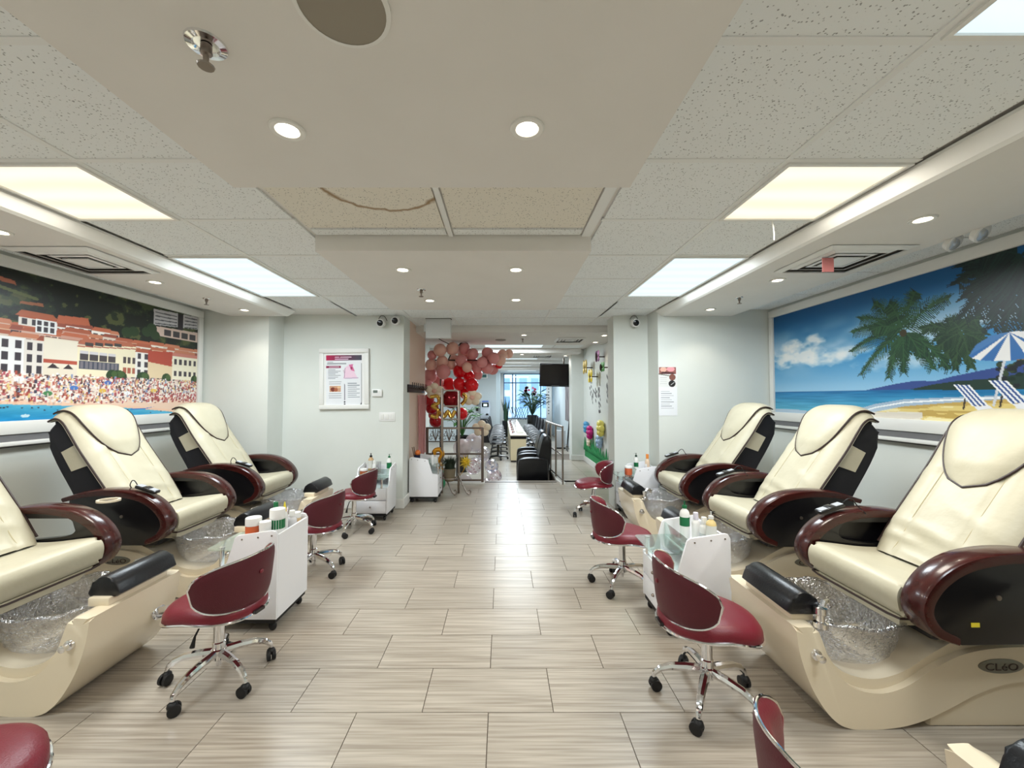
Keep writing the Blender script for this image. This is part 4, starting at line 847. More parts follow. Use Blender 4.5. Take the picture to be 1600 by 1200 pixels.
for a in (-.5, .1): MB().tube([(-.02, a*.03, .05), (-.05+a*.03, a*.05, .27)], .006, 6).build('brush', mat('brown_handle', rgb(96, 62, 44), .5), cp)

# ---------------------------------------------------------------- end wall: poster, thermostat, switches, cameras, notices
def paintgrid(w_, h_, d, fn):
    """flat print in its own x/z plane, facing -y"""
    q = Paint(0, w_, 0, h_, d); fn(q); me = q.build(0, 'print')
    co = np.empty(len(me.vertices)*3); me.vertices.foreach_get('co', co); co = co.reshape(-1, 3); co = np.stack([co[:, 1]-w_/2, np.zeros(len(co)), co[:, 2]], 1); me.vertices.foreach_set('co', co.ravel()); return me
def poster(q):
    q.c[:] = np.array((232, 234, 238))/255
    hd = q.Z > .64; k = np.clip((q.Y/.47), 0, 1)[..., None]; c = (np.array((190, 20, 80))*(1-k)+np.array((26, 20, 50))*k)/255; q.c[hd] = c[hd]
    for a, b, z in ((.12, .17, .685), (.19, .33, .685), (.12, .29, .66)): q.stroke((a, z), (b, z), .006, (228, 190, 214))
    q.stroke((.02, .615), (.09, .615), .004, (150, 154, 160)); q.stroke((.02, .594), (.26, .594), .009, (160, 164, 170)); q.rect(0, .19, .535, .56, (140, 20, 70)); q.stroke((.04, .5475), (.17, .5475), .004, (240, 220, 230))
    for i in range(7): q.stroke((.03, .51-.021*i), (.12+.07*((i*5) % 3)/2, .51-.021*i), .004, (140, 144, 150))
    for i, l in enumerate((.16, .15)): q.stroke((.04, .335-.028*i), (.04+l, .335-.028*i), .004, (150, 154, 160))
    q.rect(.05, .19, .20, .275, (206, 160, 130)); q.blob(.09, .23, .03, .03, (120, 50, 40)); q.blob(.13, .225, .025, .025, (170, 96, 66)); q.blob(.17, .26, .025, .012, (232, 196, 150))
    for i in range(3): q.stroke((.04, .17-.03*i), (.20, .17-.03*i), .004, (140, 144, 150))
    for k in range(6): q.stroke((.23+.005*k, .50-.02*k), (.26, .385), .004, (196, 160, 180))
    q.poly([(.23, .38), (.25, .54), (.31, .58), (.36, .50), (.42, .38)], (238, 206, 224)); q.poly([(.30, .58), (.36, .585), (.35, .56), (.38, .48), (.33, .50)], (214, 110, 160)); q.blob(.335, .53, .014, .018, (160, 30, 90)); q.stroke((.25, .53), (.24, .39), .004, (170, 130, 160)); q.stroke((.25, .385), (.42, .39), .006, (190, 170, 196))
    for i in range(8): q.stroke((.29, .315-.028*i), (.40+.04*((i*3) % 2), .315-.028*i), .004 if i > 1 else .006, (130, 138, 150))
    q.stroke((.243, .30), (.245, .08), .006, (120, 116, 130)); q.blob(.245, .05, .012, .012, (30, 28, 40)); q.blob(.245, .02, .012, .012, (30, 28, 40)); q.poly([(.445, 0), (.47, 0), (.47, .06)], (20, 20, 34)); q.stroke((.468, .0), (.468, .6), .003, (90, 92, 100))
pf = thing('framed_poster', 'white framed salon poster with purple header on the left end wall', 'poster', (-2.085, Y2, 1.70)); pf.rotation_euler.y = -.012
W_, H_ = .655, .80
MB().box(-W_/2, W_/2, -.02, 0, -H_/2, H_/2).build('mount_board', WPLAS, pf, smooth=False)
for a in ((-W_/2, W_/2, H_/2-.06, H_/2), (-W_/2, W_/2, -H_/2, -H_/2+.06), (-W_/2, -W_/2+.06, -H_/2+.06, H_/2-.06), (W_/2-.06, W_/2, -H_/2+.06, H_/2-.06)):
    MB().box(a[0], a[1], -.042, 0, a[2], a[3], .008).build('frame_side', TRIMW, pf)
inst('print', paintgrid(.47, .715-.0, .004, poster), (-.005, -.0215, -.352), pf).scale = (1, 1, .93)
th = thing('thermostat', 'small white thermostat with grey display right of the framed poster', 'thermostat', (-1.655, Y2, 1.515)); MB().box(-.07, .07, -.028, 0, -.05, .05, .012).build('housing', WPLAS, th); MB().box(-.045, .012, -.030, -.027, .0, .035).build('display', mat('lcd_grey', rgb(112, 122, 116), .3), th, smooth=False)
MB().disc((.04, -.029, .016), .008, 'y', 12, .004).build('button', TRIMW, th)
sw = thing('switch_plate', 'white plate of three light switches on the left end wall', 'switch', (-1.52, Y2, 1.20)); MB().box(-.105, .105, -.008, 0, -.058, .058, .003).build('plate', WPLAS, sw)
for x in (-.065, 0, .065): MB().box(x-.022, x+.022, -.013, -.006, -.036, .036, .003).build('rocker', TRIMW, sw)
def seccam(x, y, z, label, dome=True):
    t = thing('security_camera', label, 'camera', (x, y, z))
    MB().lathe([(.03, 0), (.045, -.02), (.045, -.04), (.02, -.05)], 18, (0, -.045, .06)).build('mount', WPLAS, t)
    h = MB().lathe([(.02, -.05), (.05, -.04), (.055, .02), (.05, .045), (.044, .048)], 20).build('housing', WPLAS, t, (0, -.075, 0)); h.rotation_euler = (PI/2+.15, .25 if dome else -.1, 0)
    MB().lathe([(.041, .046), (.036, .056), (.01, .06)], 18).build('lens', SCREEN, h)
    if dome: MB().tube(smooth_path([(-.05, -.02, .06), (-.02, -.03, .10), (.03, -.03, .095), (.06, -.01, .04)], 5), .004, 6).build('cable', PIPE, t)
seccam(-1.59, Y2, 2.43, 'round security camera with a looped cable above the framed poster'); seccam(-1.40, Y2, 2.46, 'small security camera at the right corner of the left end wall', False); seccam(1.74, Y2, 2.43, 'security camera on the narrow pier at the right')
def notice(q):
    q.c[:] = np.array((234, 236, 240))/255; q.rect(0, .22, .36, .60, (226, 226, 224)); q.rect(.01, .21, .52, .60, (150, 96, 90)); q.blob(.06, .57, .04, .03, (226, 178, 160)); q.blob(.15, .575, .05, .03, (232, 160, 166)); q.poly([(.02, .52), (.2, .52), (.2, .53), (.05, .545)], (70, 40, 44)); q.stroke((0, .515), (.15, .49), .006, (110, 116, 104))
    q.blob(.17, .475, .04, .04, (130, 84, 74)); q.blob(.165, .395, .042, .042, (40, 38, 38)); q.stroke((.15, .38), (.19, .41), .003, (200, 200, 200))
    for i in range(4): q.stroke((.02, .47-.025*i), (.10, .47-.025*i), .003, (190, 190, 188))
    for i in range(9): q.stroke((.03, .30-.026*i), (.13+.05*((i*7) % 3)/2, .30-.026*i), .004, (136, 138, 146))
nt2 = thing('wall_notice', 'two paper notices, one with photos, taped on the right end wall', 'notice', (2.045, Y1, 1.23)); MB().box(-.115, .115, -.002, 0, 0, .6).build('paper', WPLAS, nt2, smooth=False); inst('print', paintgrid(.226, .6, .004, notice), (0, -.003, 0), nt2)

# ---------------------------------------------------------------- passage on the left: hook rack, curtain, box
hk = thing('coat_rack', 'black coat hook board on the peach wall', 'coat rack', (-1.31, 6.14, 1.58))
MB().box(0, .018, -.58, .58, -.055, .055, .003).build('board', mat('black_board', rgb(20, 16, 18), .4), hk)
for k in range(9): MB().tube([(.018, -.52+.13*k, .0), (.05, -.52+.13*k, .0), (.065, -.52+.13*k, .03), (.06, -.52+.13*k, .085)], .006, 6).build('hook', PIPE, hk)
cu = thing('sheer_curtain', 'sheer pink fabric hanging on the peach wall below the hook rack', 'curtain', (-1.31, 6.45, 0))
MB().grid(lambda i, j: (.035+.018*math.sin(i*38)+.01*math.sin(i*17+j*3), (i-.5)*.62*(1-.25*j*(1-j)),   .55+.94*j), 60, 10).build('fabric', mat('pink_sheer', rgb(214, 150, 152), .7, alpha=.5), cu)
hb = thing('hanging_sign_box', 'plain grey box sign hanging from the ceiling at the passage entrance', 'sign', (-.88, 5.55, 2.265))
MB().box(-.17, .17, -.04, .05, 0, .272, .004).build('housing', mat('pale_grey_box', rgb(206, 208, 208), .5), hb); MB().box(-.195, -.17, -.03, .03, .09, .2, .003).build('side_tab', mat('pale_grey_box2', rgb(196, 198, 198), .5), hb)
MB().box(-.175, .175, -.045, .055, .2655, .277).build('top_edge', PIPE, hb, smooth=False)
MB().tube([(.0, 0, .0), (.05, .02, -.03), (.14, .05, -.07)], .006, 6).build('cable', PIPE, hb)

# ---------------------------------------------------------------- railings at the step
BRZ = mat('bronze_paint', rgb(112, 100, 92), .4, .5)
def scroll(c, r, turns, s, n=26):
    return [(c[0]+s*r*(1-.72*k/n)*math.cos(PI/2+turns*2*PI*k/n), 0, c[1]+r*(1-.72*k/n)*math.sin(PI/2+turns*2*PI*k/n)) for k in range(n+1)]
ra = thing('railing', 'bronze railing with scrollwork panels in front of the balloons', 'railing', (0, 6.86, 0))
for x in (-1.27, -.336): MB().box(x-.022, x+.022, -.022, .022, 0, .95, .004).build('post', BRZ, ra)
for z, n_ in ((.935, 'top_rail'), (.50, 'mid_rail'), (.06, 'bottom_rail')): MB().box(-1.25, -.358, -.016, .016, z-.014, z+.014).build(n_, BRZ, ra, smooth=False)
MB().box(-1.25, -.77, -.01, .01, .70, .716).build('panel_rail', BRZ, ra, smooth=False)
for cx in (-1.13, -.90):
    m_ = MB()
    for s in (-1, 1):
        m_.tube([(cx, 0, .72), (cx+s*.02, 0, .80), (cx+s*.045, 0, .915)], .006, 6); m_.tube([(cx, 0, .72)]+[(q[0], 0, q[2]) for q in scroll((cx+s*.065, .83), .05, .9, s)], .006, 6); m_.tube(scroll((cx+s*.075, .765), .036, .9, -s), .005, 6)
    m_.tube([(cx, 0, .72), (cx, 0, .915)], .006, 6); m_.build('scrollwork', BRZ, ra)
MB().box(-1.29, -.30, -.05, .05, 0.0, .03, .004).build('kerb', TRIMW, ra)
rb = thing('railing', 'curved steel handrail beside the recliner and the passage', 'railing', (0, 0, 0))
pts = [(1.01, 6.81), (.965, 7.34), (.93, 7.83), (.905, 8.35)]
for x, y in pts: MB().lathe([(.016, 0), (.016, .945)], 12, (x, y, 0)).build('post', STEEL, rb)
for z, r_, n_ in ((.955, .02, 'top_rail'), (.49, .012, 'mid_rail'), (.07, .012, 'bottom_rail')): MB().tube([(q[0], q[1], z) for q in smooth_path(pts, 5)], r_, 8).build(n_, STEEL, rb)
MB().prism([(.965, 6.8), (1.05, 6.8), (.95, 8.4), (.93, 8.4), (.93, 7.0)], 0.0, .035, lambda p, a: (p[0], p[1], a)).build('kerb', TRIMW, rb, smooth=False)

# ---------------------------------------------------------------- plant stand, pot, foil shapes
ps = thing('plant_stand', 'tall bronze ladder-like plant stand with scrolled feet', 'plant stand', (-.79, 6.2, 0))
for x, zt in ((-.13, 1.59), (.125, 1.56)): MB().box(x-.018, x+.018, -.012, .012, 0, zt, .003).build('upright', STEEL, ps)
for z in (1.56, 1.32, 1.12, .98, .24): MB().box(-.112, .108, -.008, .008, z-.011, z+.011).build('cross_bar', STEEL, ps, smooth=False)
for x0, x1 in ((-.10, .06), (.11, .27)):
    MB().tube([(x0, -.012, .30), (x0+(x1-x0)*.5, -.08, .15), (x1-.01, -.13, .03), (x1+.015, -.135, .012), (x1+.04, -.135, .02), (x1+.05, -.135, .05), (x1+.03, -.135, .075), (x1+.01, -.135, .06)], .011, 8).build('scroll_foot', STEEL, ps)
MB().tube([(.0+.10*math.cos(a), -.10+.085*math.sin(a), .245) for a in [2*PI*k/20 for k in range(20)]], .008, 6, True).build('pot_ring', STEEL, ps)
pp_ = thing('potted_grass', 'dark tufted plant in a grey-brown pot on the plant stand', 'plant', (-.79, 6.09, .205))
MB().lathe([(.065, 0), (.072, .01), (.092, .18), (.096, .19), (.085, .185), (.08, .17)], 20).build('pot', mat('stone_pot', rgb(122, 110, 90), .7), pp_)
def tuft(n, r, h, seed, bend=.6, w_=.006):
    g = random.Random(seed); m_ = MB()
    for k in range(n):
        a = g.uniform(0, 2*PI); r0 = r*math.sqrt(g.random())*.7; hh = h*g.uniform(.6, 1.1); bx_, by_ = math.cos(a), math.sin(a); b_ = bend*hh*g.uniform(.3, 1); p0 = Vector((r0*bx_, r0*by_, 0)); tx, ty = -by_*w_, bx_*w_
        q = [p0+Vector((bx_*b_*t*t, by_*b_*t*t, hh*t)) for t in (0, .5, 1)]
        m_.add([q[0]+Vector((tx, ty, 0)), q[0]-Vector((tx, ty, 0)), q[1]+Vector((tx, ty, 0))*.8, q[1]-Vector((tx, ty, 0))*.8, q[2]], [(0, 1, 3, 2), (2, 3, 4)])
    return m_
tuft(260, .10, .20, 3, .7).build('grass', mat('dark_grass', rgb(34, 46, 30), .7), pp_, (0, 0, .17), smooth=False)
def burst(r, seed, n=34):
    g = random.Random(seed); m_ = MB().ell((0, 0, 0), r*.4, r*.4, r*.4, 10, 6)
    for k in range(n):
        z = 1-2*(k+.5)/n; a = k*2.4; s = math.sqrt(1-z*z); d = Vector((s*math.cos(a), s*math.sin(a), z)); x = d.orthogonal().normalized()*r*.16; y = d.cross(x)
        c = d*r*.3; m_.add([c+x, c+y, c-x, c-y, d*r*g.uniform(.85, 1.1)], [(0, 1, 4), (1, 2, 4), (2, 3, 4), (3, 0, 4)])
    return m_
t = thing('starburst_balloon', 'spiky gold foil starburst beside the potted grass', 'balloon', (-.57, 6.3, .45)); burst(.115, 2).build('foil', mat('lemon_gold_foil', rgb(232, 206, 84), .25, .7), t, smooth=False); MB().tube([(0, 0, -.05), (-.04, 0, -.14), (-.085, -.06, -.2)], .004, 5).build('ribbon', GOLD, t)
t = thing('number_balloon', 'orange gold foil number two behind the balloon-side trolley', 'balloon', (-.98, 6.22, .31))
MB().tube(smooth_path([(-.07, 0, .27), (-.05, 0, .33), (.02, 0, .345), (.06, 0, .29), (.04, 0, .22), (-.03, 0, .14), (-.07, 0, .06), (0, 0, .055), (.075, 0, .06)], 4), .036, 10).build('foil', mat('orange_gold_foil', rgb(216, 152, 40), .3, .5), t)
t = thing('balloon_weight_bag', 'small dark red bag under the foil number', 'bag', (-.95, 6.28, .17)); crum((0, 0, .07), .07, (.8, .7, 1), 3).build('bag', mat('dark_red_paper', rgb(110, 26, 34), .6), t)
for i, (x, y, z, r) in enumerate(((-1.0, 6.42, .105, .105), (-.98, 6.38, .27, .075))):
    t = thing('balloon', 'green balloon %s behind the balloon-side trolley' % ('resting on the floor' if i == 0 else 'on top of the other green one'), 'balloon', (x, y, z)); MB().ell((0, 0, 0), r, r, r*1.05, 18, 12).build('skin', mat('green_balloon', rgb(40, 150, 104), .3), t)
# ---------------------------------------------------------------- balloon garland
BM = {'P': mat('peach_balloon', rgb(244, 194, 178), .3), 'D': mat('dusty_pink_balloon', rgb(226, 150, 150), .3), 'R': mat('red_balloon', rgb(226, 22, 34), .22), 'K': mat('crimson_balloon', rgb(176, 14, 30), .24), 'C': mat('cream_balloon', rgb(246, 230, 206), .3)}
BW = {'P': 'peach', 'D': 'dusty pink', 'R': 'bright red', 'K': 'dark crimson'}
bal = [('P', -1.08, 6.98, 2.27, .101), ('P', -.88, 7.12, 2.31, .103), ('D', -.68, 7.26, 2.32, .092), ('P', -1.05, 7.01, 2.08, .092), ('P', -.88, 7.15, 2.12, .098), ('P', -.7, 7.29, 2.24, .119), ('D', -1.23, 7.04, 2.19, .074), ('P', -1.26, 7.19, 2.03, .091), ('P', -1.16, 7.33, 2.02, .089), ('P', -.92, 7.08, 2.04, .084), ('D', -1.29, 7.22, 1.84, .114), ('D', -1.02, 6.98, 1.89, .11), ('D', -1.3, 7.12, 1.65, .09), ('D', -1.17, 7.26, 1.73, .096), ('P', -.61, 7.01, 1.97, .078), ('D', -.72, 7.15, 2.09, .094), ('D', -.56, 7.29, 2.12, .087), ('D', -.51, 7.04, 2.21, .084), ('D', -.45, 7.19, 2.0, .095), ('D', -.46, 7.33, 1.87, .087), ('D', -.26, 7.08, 2.23, .093), ('D', -.29, 7.22, 2.11, .105), ('D', -.15, 6.98, 2.13, .092), ('D', -.26, 7.12, 1.97, .094), ('D', -.17, 7.26, 1.96, .086), ('P', -.04, 7.01, 2.11, .092), ('P', 0.0, 7.15, 2.22, .085), ('P', .12, 7.29, 2.25, .073), ('D', -.35, 7.04, 2.06, .084), ('R', -.76, 7.19, 1.91, .104), ('R', -.99, 7.33, 1.69, .112), ('R', -.75, 7.08, 1.68, .103), ('R', -.6, 7.22, 1.83, .095), ('R', -.53, 6.98, 1.66, .107), ('R', -.67, 7.12, 1.52, .079), ('R', -.73, 7.26, 1.16, .096), ('K', -1.28, 7.01, 1.41, .089), ('K', -1.24, 7.15, 1.27, .104), ('K', -1.23, 7.29, 1.14, .096), ('K', -1.16, 7.04, 1.04, .097), ('R', -.06, 7.19, 2.03, .057)]
# press the balloons against each other instead of into each other: spread them in depth
pos_ = np.array([q[1:4] for q in bal]); rad_ = np.array([q[4]*1.12 for q in bal])
for it in range(200):
    for i in range(len(bal)):
        for j in range(i):
            d = pos_[i]-pos_[j]; need = .95*(rad_[i]+rad_[j]); flat = math.hypot(d[0], d[2])
            if flat < need and np.hypot(flat, d[1]) < need:
                want = math.sqrt(need*need-flat*flat); s = 1 if d[1] >= 0 else -1; mv = (want-abs(d[1]))*.3*s; pos_[i, 1] += mv; pos_[j, 1] -= mv
    pos_[:, 1] = np.clip(pos_[:, 1], 6.98, 7.75)
bal = [(q[0], q[1], float(pos_[i, 1]), q[3], q[4]) for i, q in enumerate(bal)]
bme = {}
for k in 'PDRKC':
    m_ = MB().loft([[(max(1e-3, math.sin(PI*i/12))*(1-.10*(i < 5)*(1-i/5))*math.cos(2*PI*j/18), max(1e-3, math.sin(PI*i/12))*(1-.10*(i < 5)*(1-i/5))*math.sin(2*PI*j/18), -1.06*math.cos(PI*i/12)) for j in range(18)] for i in range(13)])
    m_.lathe([(.02, -1.04), (.09, -1.15), (.05, -1.16)], 8); bme[k] = m_.mesh('balloon', BM[k])
for i, (k, x, y, z, r) in enumerate(bal):
    o = inst('balloon', bme[k], (x, y, z)); o.scale = (r*1.12,)*3; g = random.Random(i); o.rotation_euler = (g.uniform(-.9, .9), g.uniform(-.9, .9), g.uniform(0, 6))
    hgt = 'near the ceiling' if z > 2.15 else 'at mid height' if z > 1.6 else 'low down'
    gb_ = sorted(q[1] for q in bal if q[0] == k and ('near the ceiling' if q[3] > 2.15 else 'at mid height' if q[3] > 1.6 else 'low down') == hgt); n_ = gb_.index(x)
    pos = 'the only one' if len(gb_) == 1 else 'leftmost' if n_ == 0 else 'rightmost' if n_ == len(gb_)-1 else ('second', 'third', 'fourth', 'fifth', 'sixth', 'seventh', 'eighth', 'ninth', 'tenth', 'eleventh', 'twelfth', 'thirteenth')[n_-1]+' from the left'
    tag(o, f'{BW[k]} garland balloon {hgt}, {pos} of its colour', 'balloon', 'garland balloons')
def flower_balloon(x, y, z, r, label, m_=None):
    t = thing('flower_balloon', label, 'balloon', (x, y, z), 0, 'cream flower-shaped balloons')
    for k in range(5): a = 2*PI*k/5+.3; MB().ell((r*.62*math.cos(a), 0, r*.5*math.sin(a)), r*.46, r*.25, r*.42, 14, 8).build('petal', BM['C'], t)
    MB().ell((0, -r*.1, 0), r*.28, r*.25, r*.26, 12, 8).build('centre', BM['P'], t)
flower_balloon(-1.13, 6.72, 1.56, .15, 'cream flower balloon left of the plant stand top'); flower_balloon(-.52, 6.95, 1.45, .16, 'cream flower balloon right of the red balloons'); flower_balloon(-.37, 7.2, .90, .16, 'cream flower balloon above the railing end')
t = thing('chrome_balloon', 'large glossy dark red balloon between the stand uprights', 'balloon', (-.80, 6.36, 1.43)); MB().ell((0, 0, 0), .145, .145, .15, 22, 14).build('skin', mat('chrome_red', rgb(130, 10, 22), .1, .45), t)
for i, (x, y, z, pts_, lab) in enumerate(((-1.06, 6.30, 1.32, [(-.06, 0, .14), (.05, 0, .15), (.07, 0, .05), (-.03, 0, .0), (.06, 0, -.06), (.04, 0, -.17), (-.05, 0, -.15)], 'curled gold foil letter left of the plant stand'), (-.84, 6.26, 1.19, [(-.10, 0, .05), (-.06, 0, -.04), (0, 0, .05), (.05, 0, -.04), (.11, 0, .06)], 'zigzag gold foil letter across the plant stand'), (-.64, 6.5, 1.42, [(0, 0, .09), (.05, 0, .05), (.03, 0, -.03), (-.02, 0, -.08)], 'small gold foil curl right of the glossy red balloon'))):
    t = thing('foil_letter', lab, 'balloon', (x, y, z)); MB().tube(smooth_path(pts_, 4), .030, 9).build('foil', GOLD, t)
for i, (x, y, z, r) in enumerate(((-.73, 7.4, .53, .17), (-.52, 7.5, .62, .17), (-.52, 7.3, .22, .15), (-.36, 7.55, .40, .14), (-.2, 7.4, .2, .13), (-.15, 7.6, -.02, .14), (-.3, 7.3, -.13, .13), (-.68, 7.3, -.08, .15))):
    t = thing('bubble_balloon', ['clear whitish bubble balloon at the top behind the railing on the left', 'clear bubble balloon at the top behind the railing on the right', 'clear bubble balloon in the middle behind the railing', 'clear bubble balloon beside the railing end post', 'iridescent bubble balloon right of the railing end', 'iridescent bubble balloon lying farthest right beyond the railing', 'iridescent bubble balloon low behind the end post', 'pinkish bubble balloon low behind the railing'][i], 'balloon', (x, y, z), 0, 'clear bubble balloons')
    MB().ell((0, 0, 0), r, r, r, 20, 12).build('skin', mat('milky_bubble', rgb(240, 228, 228), .15, alpha=.55) if i < 2 or i == 7 else BUBBLE, t)
    m_ = MB(); g = random.Random(i)
    for k in range(26): a, b_ = g.uniform(0, 6.28), g.uniform(-1.2, 1.2); c = Vector((math.cos(a)*math.cos(b_), math.sin(a)*math.cos(b_), math.sin(b_)))*r*.8; u = Vector((g.uniform(-1, 1), g.uniform(-1, 1), g.uniform(-1, 1))).normalized()*r*.16; v_ = u.orthogonal().normalized()*r*.14; m_.add([c+u, c+v_, c-u, c-v_], [(0, 1, 2, 3)])
    m_.build('foil_confetti', mat(('silver_confetti', 'blue_confetti', 'pink_confetti')[i % 3], ((.85, .87, .9), rgb(190, 210, 240), rgb(246, 206, 214))[i % 3], .25, .5), t, smooth=False)
ga = thing('garland_stand', 'thin black metal frame carrying the balloon garland', 'stand', (0, 0, 0))
for q in ([(-1.09, 7.12, LOW), (-1.09, 7.12, 2.0)], [(-.8, 7.14, LOW), (-.8, 7.14, 2.10)], [(-1.25, 7.12, 2.11), (-.86, 7.14, 2.11), (-.4, 7.14, 2.11), (-.1, 7.14, 2.10)], [(-1.0, 7.12, 2.0), (-.85, 7.14, 2.37), (-.62, 7.16, 2.40), (-.55, 7.16, 2.25)]): MB().tube(q, .011, 6).build('bar', BLACKP, ga)
cy = thing('bow', 'small dark bow on top of the balloon garland', 'bow', (-.69, 7.2, 2.405)); MB().ell((-.04, 0, 0), .04, .02, .025, 10, 6).ell((.04, 0, 0), .04, .02, .025, 10, 6).ell((0, 0, 0), .015, .02, .015, 8, 6).build('ribbon', PIPE, cy)

# ---------------------------------------------------------------- grass wall decorations (wall plane x = 1.88)
gw = thing('paper_grass', 'green cut-paper grass border along the foot of the passage wall', 'wall decoration', (1.876, 8.0, .13))
g = random.Random(8); m_ = MB(); y = -1.6
m_.box(-.006, 0, -1.95, 1.22, 0, .14)
while y < 1.2:
    h = g.uniform(.22, .56); w_ = g.uniform(.14, .24); m_.prism([(y, .13), (y+w_, .13), (y+w_*.5+g.uniform(-.03, .03), .13+h*.75)], -.006, 0, lambda p, a: (a, p[0], p[1])); y += w_*.75
m_.build('blades', mat('green_paper', rgb(20, 140, 76), .6), gw, smooth=False)
def wallball(y, z, r, m_, label, n=6):
    t = thing('flower_balloon', label, 'balloon', (1.88-r*.5, y, z), 0, 'flower balloons on the passage wall')
    for k in range(n): a = 2*PI*k/n; MB().ell((0, r*.6*math.cos(a), r*.7*math.sin(a)), r*.45, r*.45, r*.5, 12, 8).build('petal', m_, t)
    MB().ell((-r*.2, 0, 0), r*.35, r*.4, r*.4, 12, 8).build('centre', m_, t)
wallball(8.84, .80, 0.116, mat('sky_blue_balloon', rgb(86, 160, 206), .3), 'sky blue flower balloon on the passage wall'); wallball(8.46, .72, 0.129, mat('magenta_balloon', rgb(190, 24, 120), .3), 'magenta flower balloon on the passage wall'); wallball(8.66, .50, 0.082, BM['C'], 'white flower balloon low on the passage wall')
wallball(7.5, .88, 0.136, mat('yellow_balloon', rgb(240, 230, 120), .3), 'yellow flower balloon on the passage wall'); wallball(7.66, .62, 0.116, mat('pale_blue_balloon', rgb(176, 204, 236), .3), 'pale blue flower balloon on the passage wall')
def butterfly(y, z, s, m_, label):
    t = thing('butterfly_decoration', label, 'wall decoration', (1.88, y, z), 0, 'butterfly decorations on the passage wall')
    for sg in (-1, 1):
        for a, r in ((.6, 1.0), (-.5, .75)):
            c = (-.10*s/.2-.05, sg*s*.55*math.cos(a), s*.6*math.sin(a)); MB().ell(c, .018, s*.42*r, s*.40*r, 14, 8).build('wing', m_, t)
    MB().tube([(0, 0, 0), (-.15, 0, .0)], .012, 6).ell((-.15, 0, 0), .02, .02, s*.5, 8, 6).build('body', PIPE, t)
butterfly(7.44, 2.2, .16, mat('mauve_foil', rgb(150, 104, 150), .4), 'mauve butterfly high on the passage wall'); butterfly(7.11, 1.98, .13, mat('green_foil', rgb(110, 180, 110), .4), 'green butterfly on the passage wall nearest the pier'); butterfly(8.42, 2.07, .22, mat('gold_paper', rgb(190, 160, 70), .4, .3), 'old gold butterfly on the passage wall'); butterfly(7.96, 1.86, .20, mat('bright_yellow_foil', rgb(236, 206, 30), .35), 'bright yellow butterfly on the passage wall')
br = thing('branch_decal', 'grey branch and leaf decals scattered on the passage wall', 'wall decoration', (1.876, 7.8, 1.5)); g = random.Random(3); m_ = MB()
for (y, z) in ((8.57, 1.62), (7.84, 1.45), (7.17, 1.64), (6.92, 1.66), (7.79, 1.29), (8.38, 1.42), (8.1, 1.5), (7.2, 1.5)):
    yy, z2 = y-7.8, z-1.5
    for k in range(9): a, b_ = yy+g.uniform(-.1, .1), z2+g.uniform(-.16, .16); m_.prism([(a, b_), (a+.035, b_+.03), (a+.03, b_+.07), (a-.01, b_+.04)], -.004, 0, lambda p, q: (q, p[0], p[1]))
m_.build('leaves', mat('grey_decal', rgb(140, 140, 142), .6), br, smooth=False)

# ---------------------------------------------------------------- lower room: recliner, manicure table, chairs, television, plants
def make_recliner(label, loc):
    t = thing('recliner', label, 'recliner', loc)     # faces -x
    arm = smooth_path([(-.27, 0), (-.28, .35), (-.27, .56), (-.22, .62), (-.05, .645), (.22, .63), (.27, .60)], 4)+[(.27, 0)]
    for y in (-.30, .30): MB().prism(arm, y-.075, y+.075, lambda p, a: (p[0], a, p[1]), .025, 2).build('armrest', BLACKV, t)
    MB().box(-.25, .2, -.22, .22, .06, .46, .05).build('seat', BLACKV, t)
    MB().prism(smooth_path([(.08, .40), (.12, .70), (.17, .92), (.22, 1.03), (.30, 1.04), (.345, .95), (.34, .70), (.30, .45), (.26, .2)], 3)+[(.1, .2)], -.27, .27, lambda p, a: (p[0], a, p[1]), .04, 2).build('backrest', BLACKV, t)
    MB().box(-.2, .3, -.3, .3, 0, .06).build('base_frame', RUB, t, smooth=False)
make_recliner('black leather recliner at the step beside the steel handrail', (.56, 7.78, LOW)); make_recliner('second black leather recliner behind the first one at the handrail', (.60, 8.75, LOW))
DT = thing('manicure_table', 'long cream manicure table between two rows of black chairs', 'table', (.435, 14.2, LOW))
MB().box(-.21, .21, -3.2, 3.2, .04, .62).build('body', mat('cream_laminate', rgb(236, 222, 186), .4), DT, smooth=False); MB().box(-.212, .212, -3.205, 3.205, .62, .70).build('drawer_band', BLACKP, DT, smooth=False); MB().box(-.225, .225, -3.22, 3.22, .70, .738, .006).build('table_top', mat('pale_top', rgb(240, 234, 220), .3), DT); MB().box(-.20, .20, -3.18, 3.18, 0, .04).build('plinth', RUB, DT, smooth=False)
GREYM = mat('silver_grey', rgb(150, 152, 156), .35, .3)
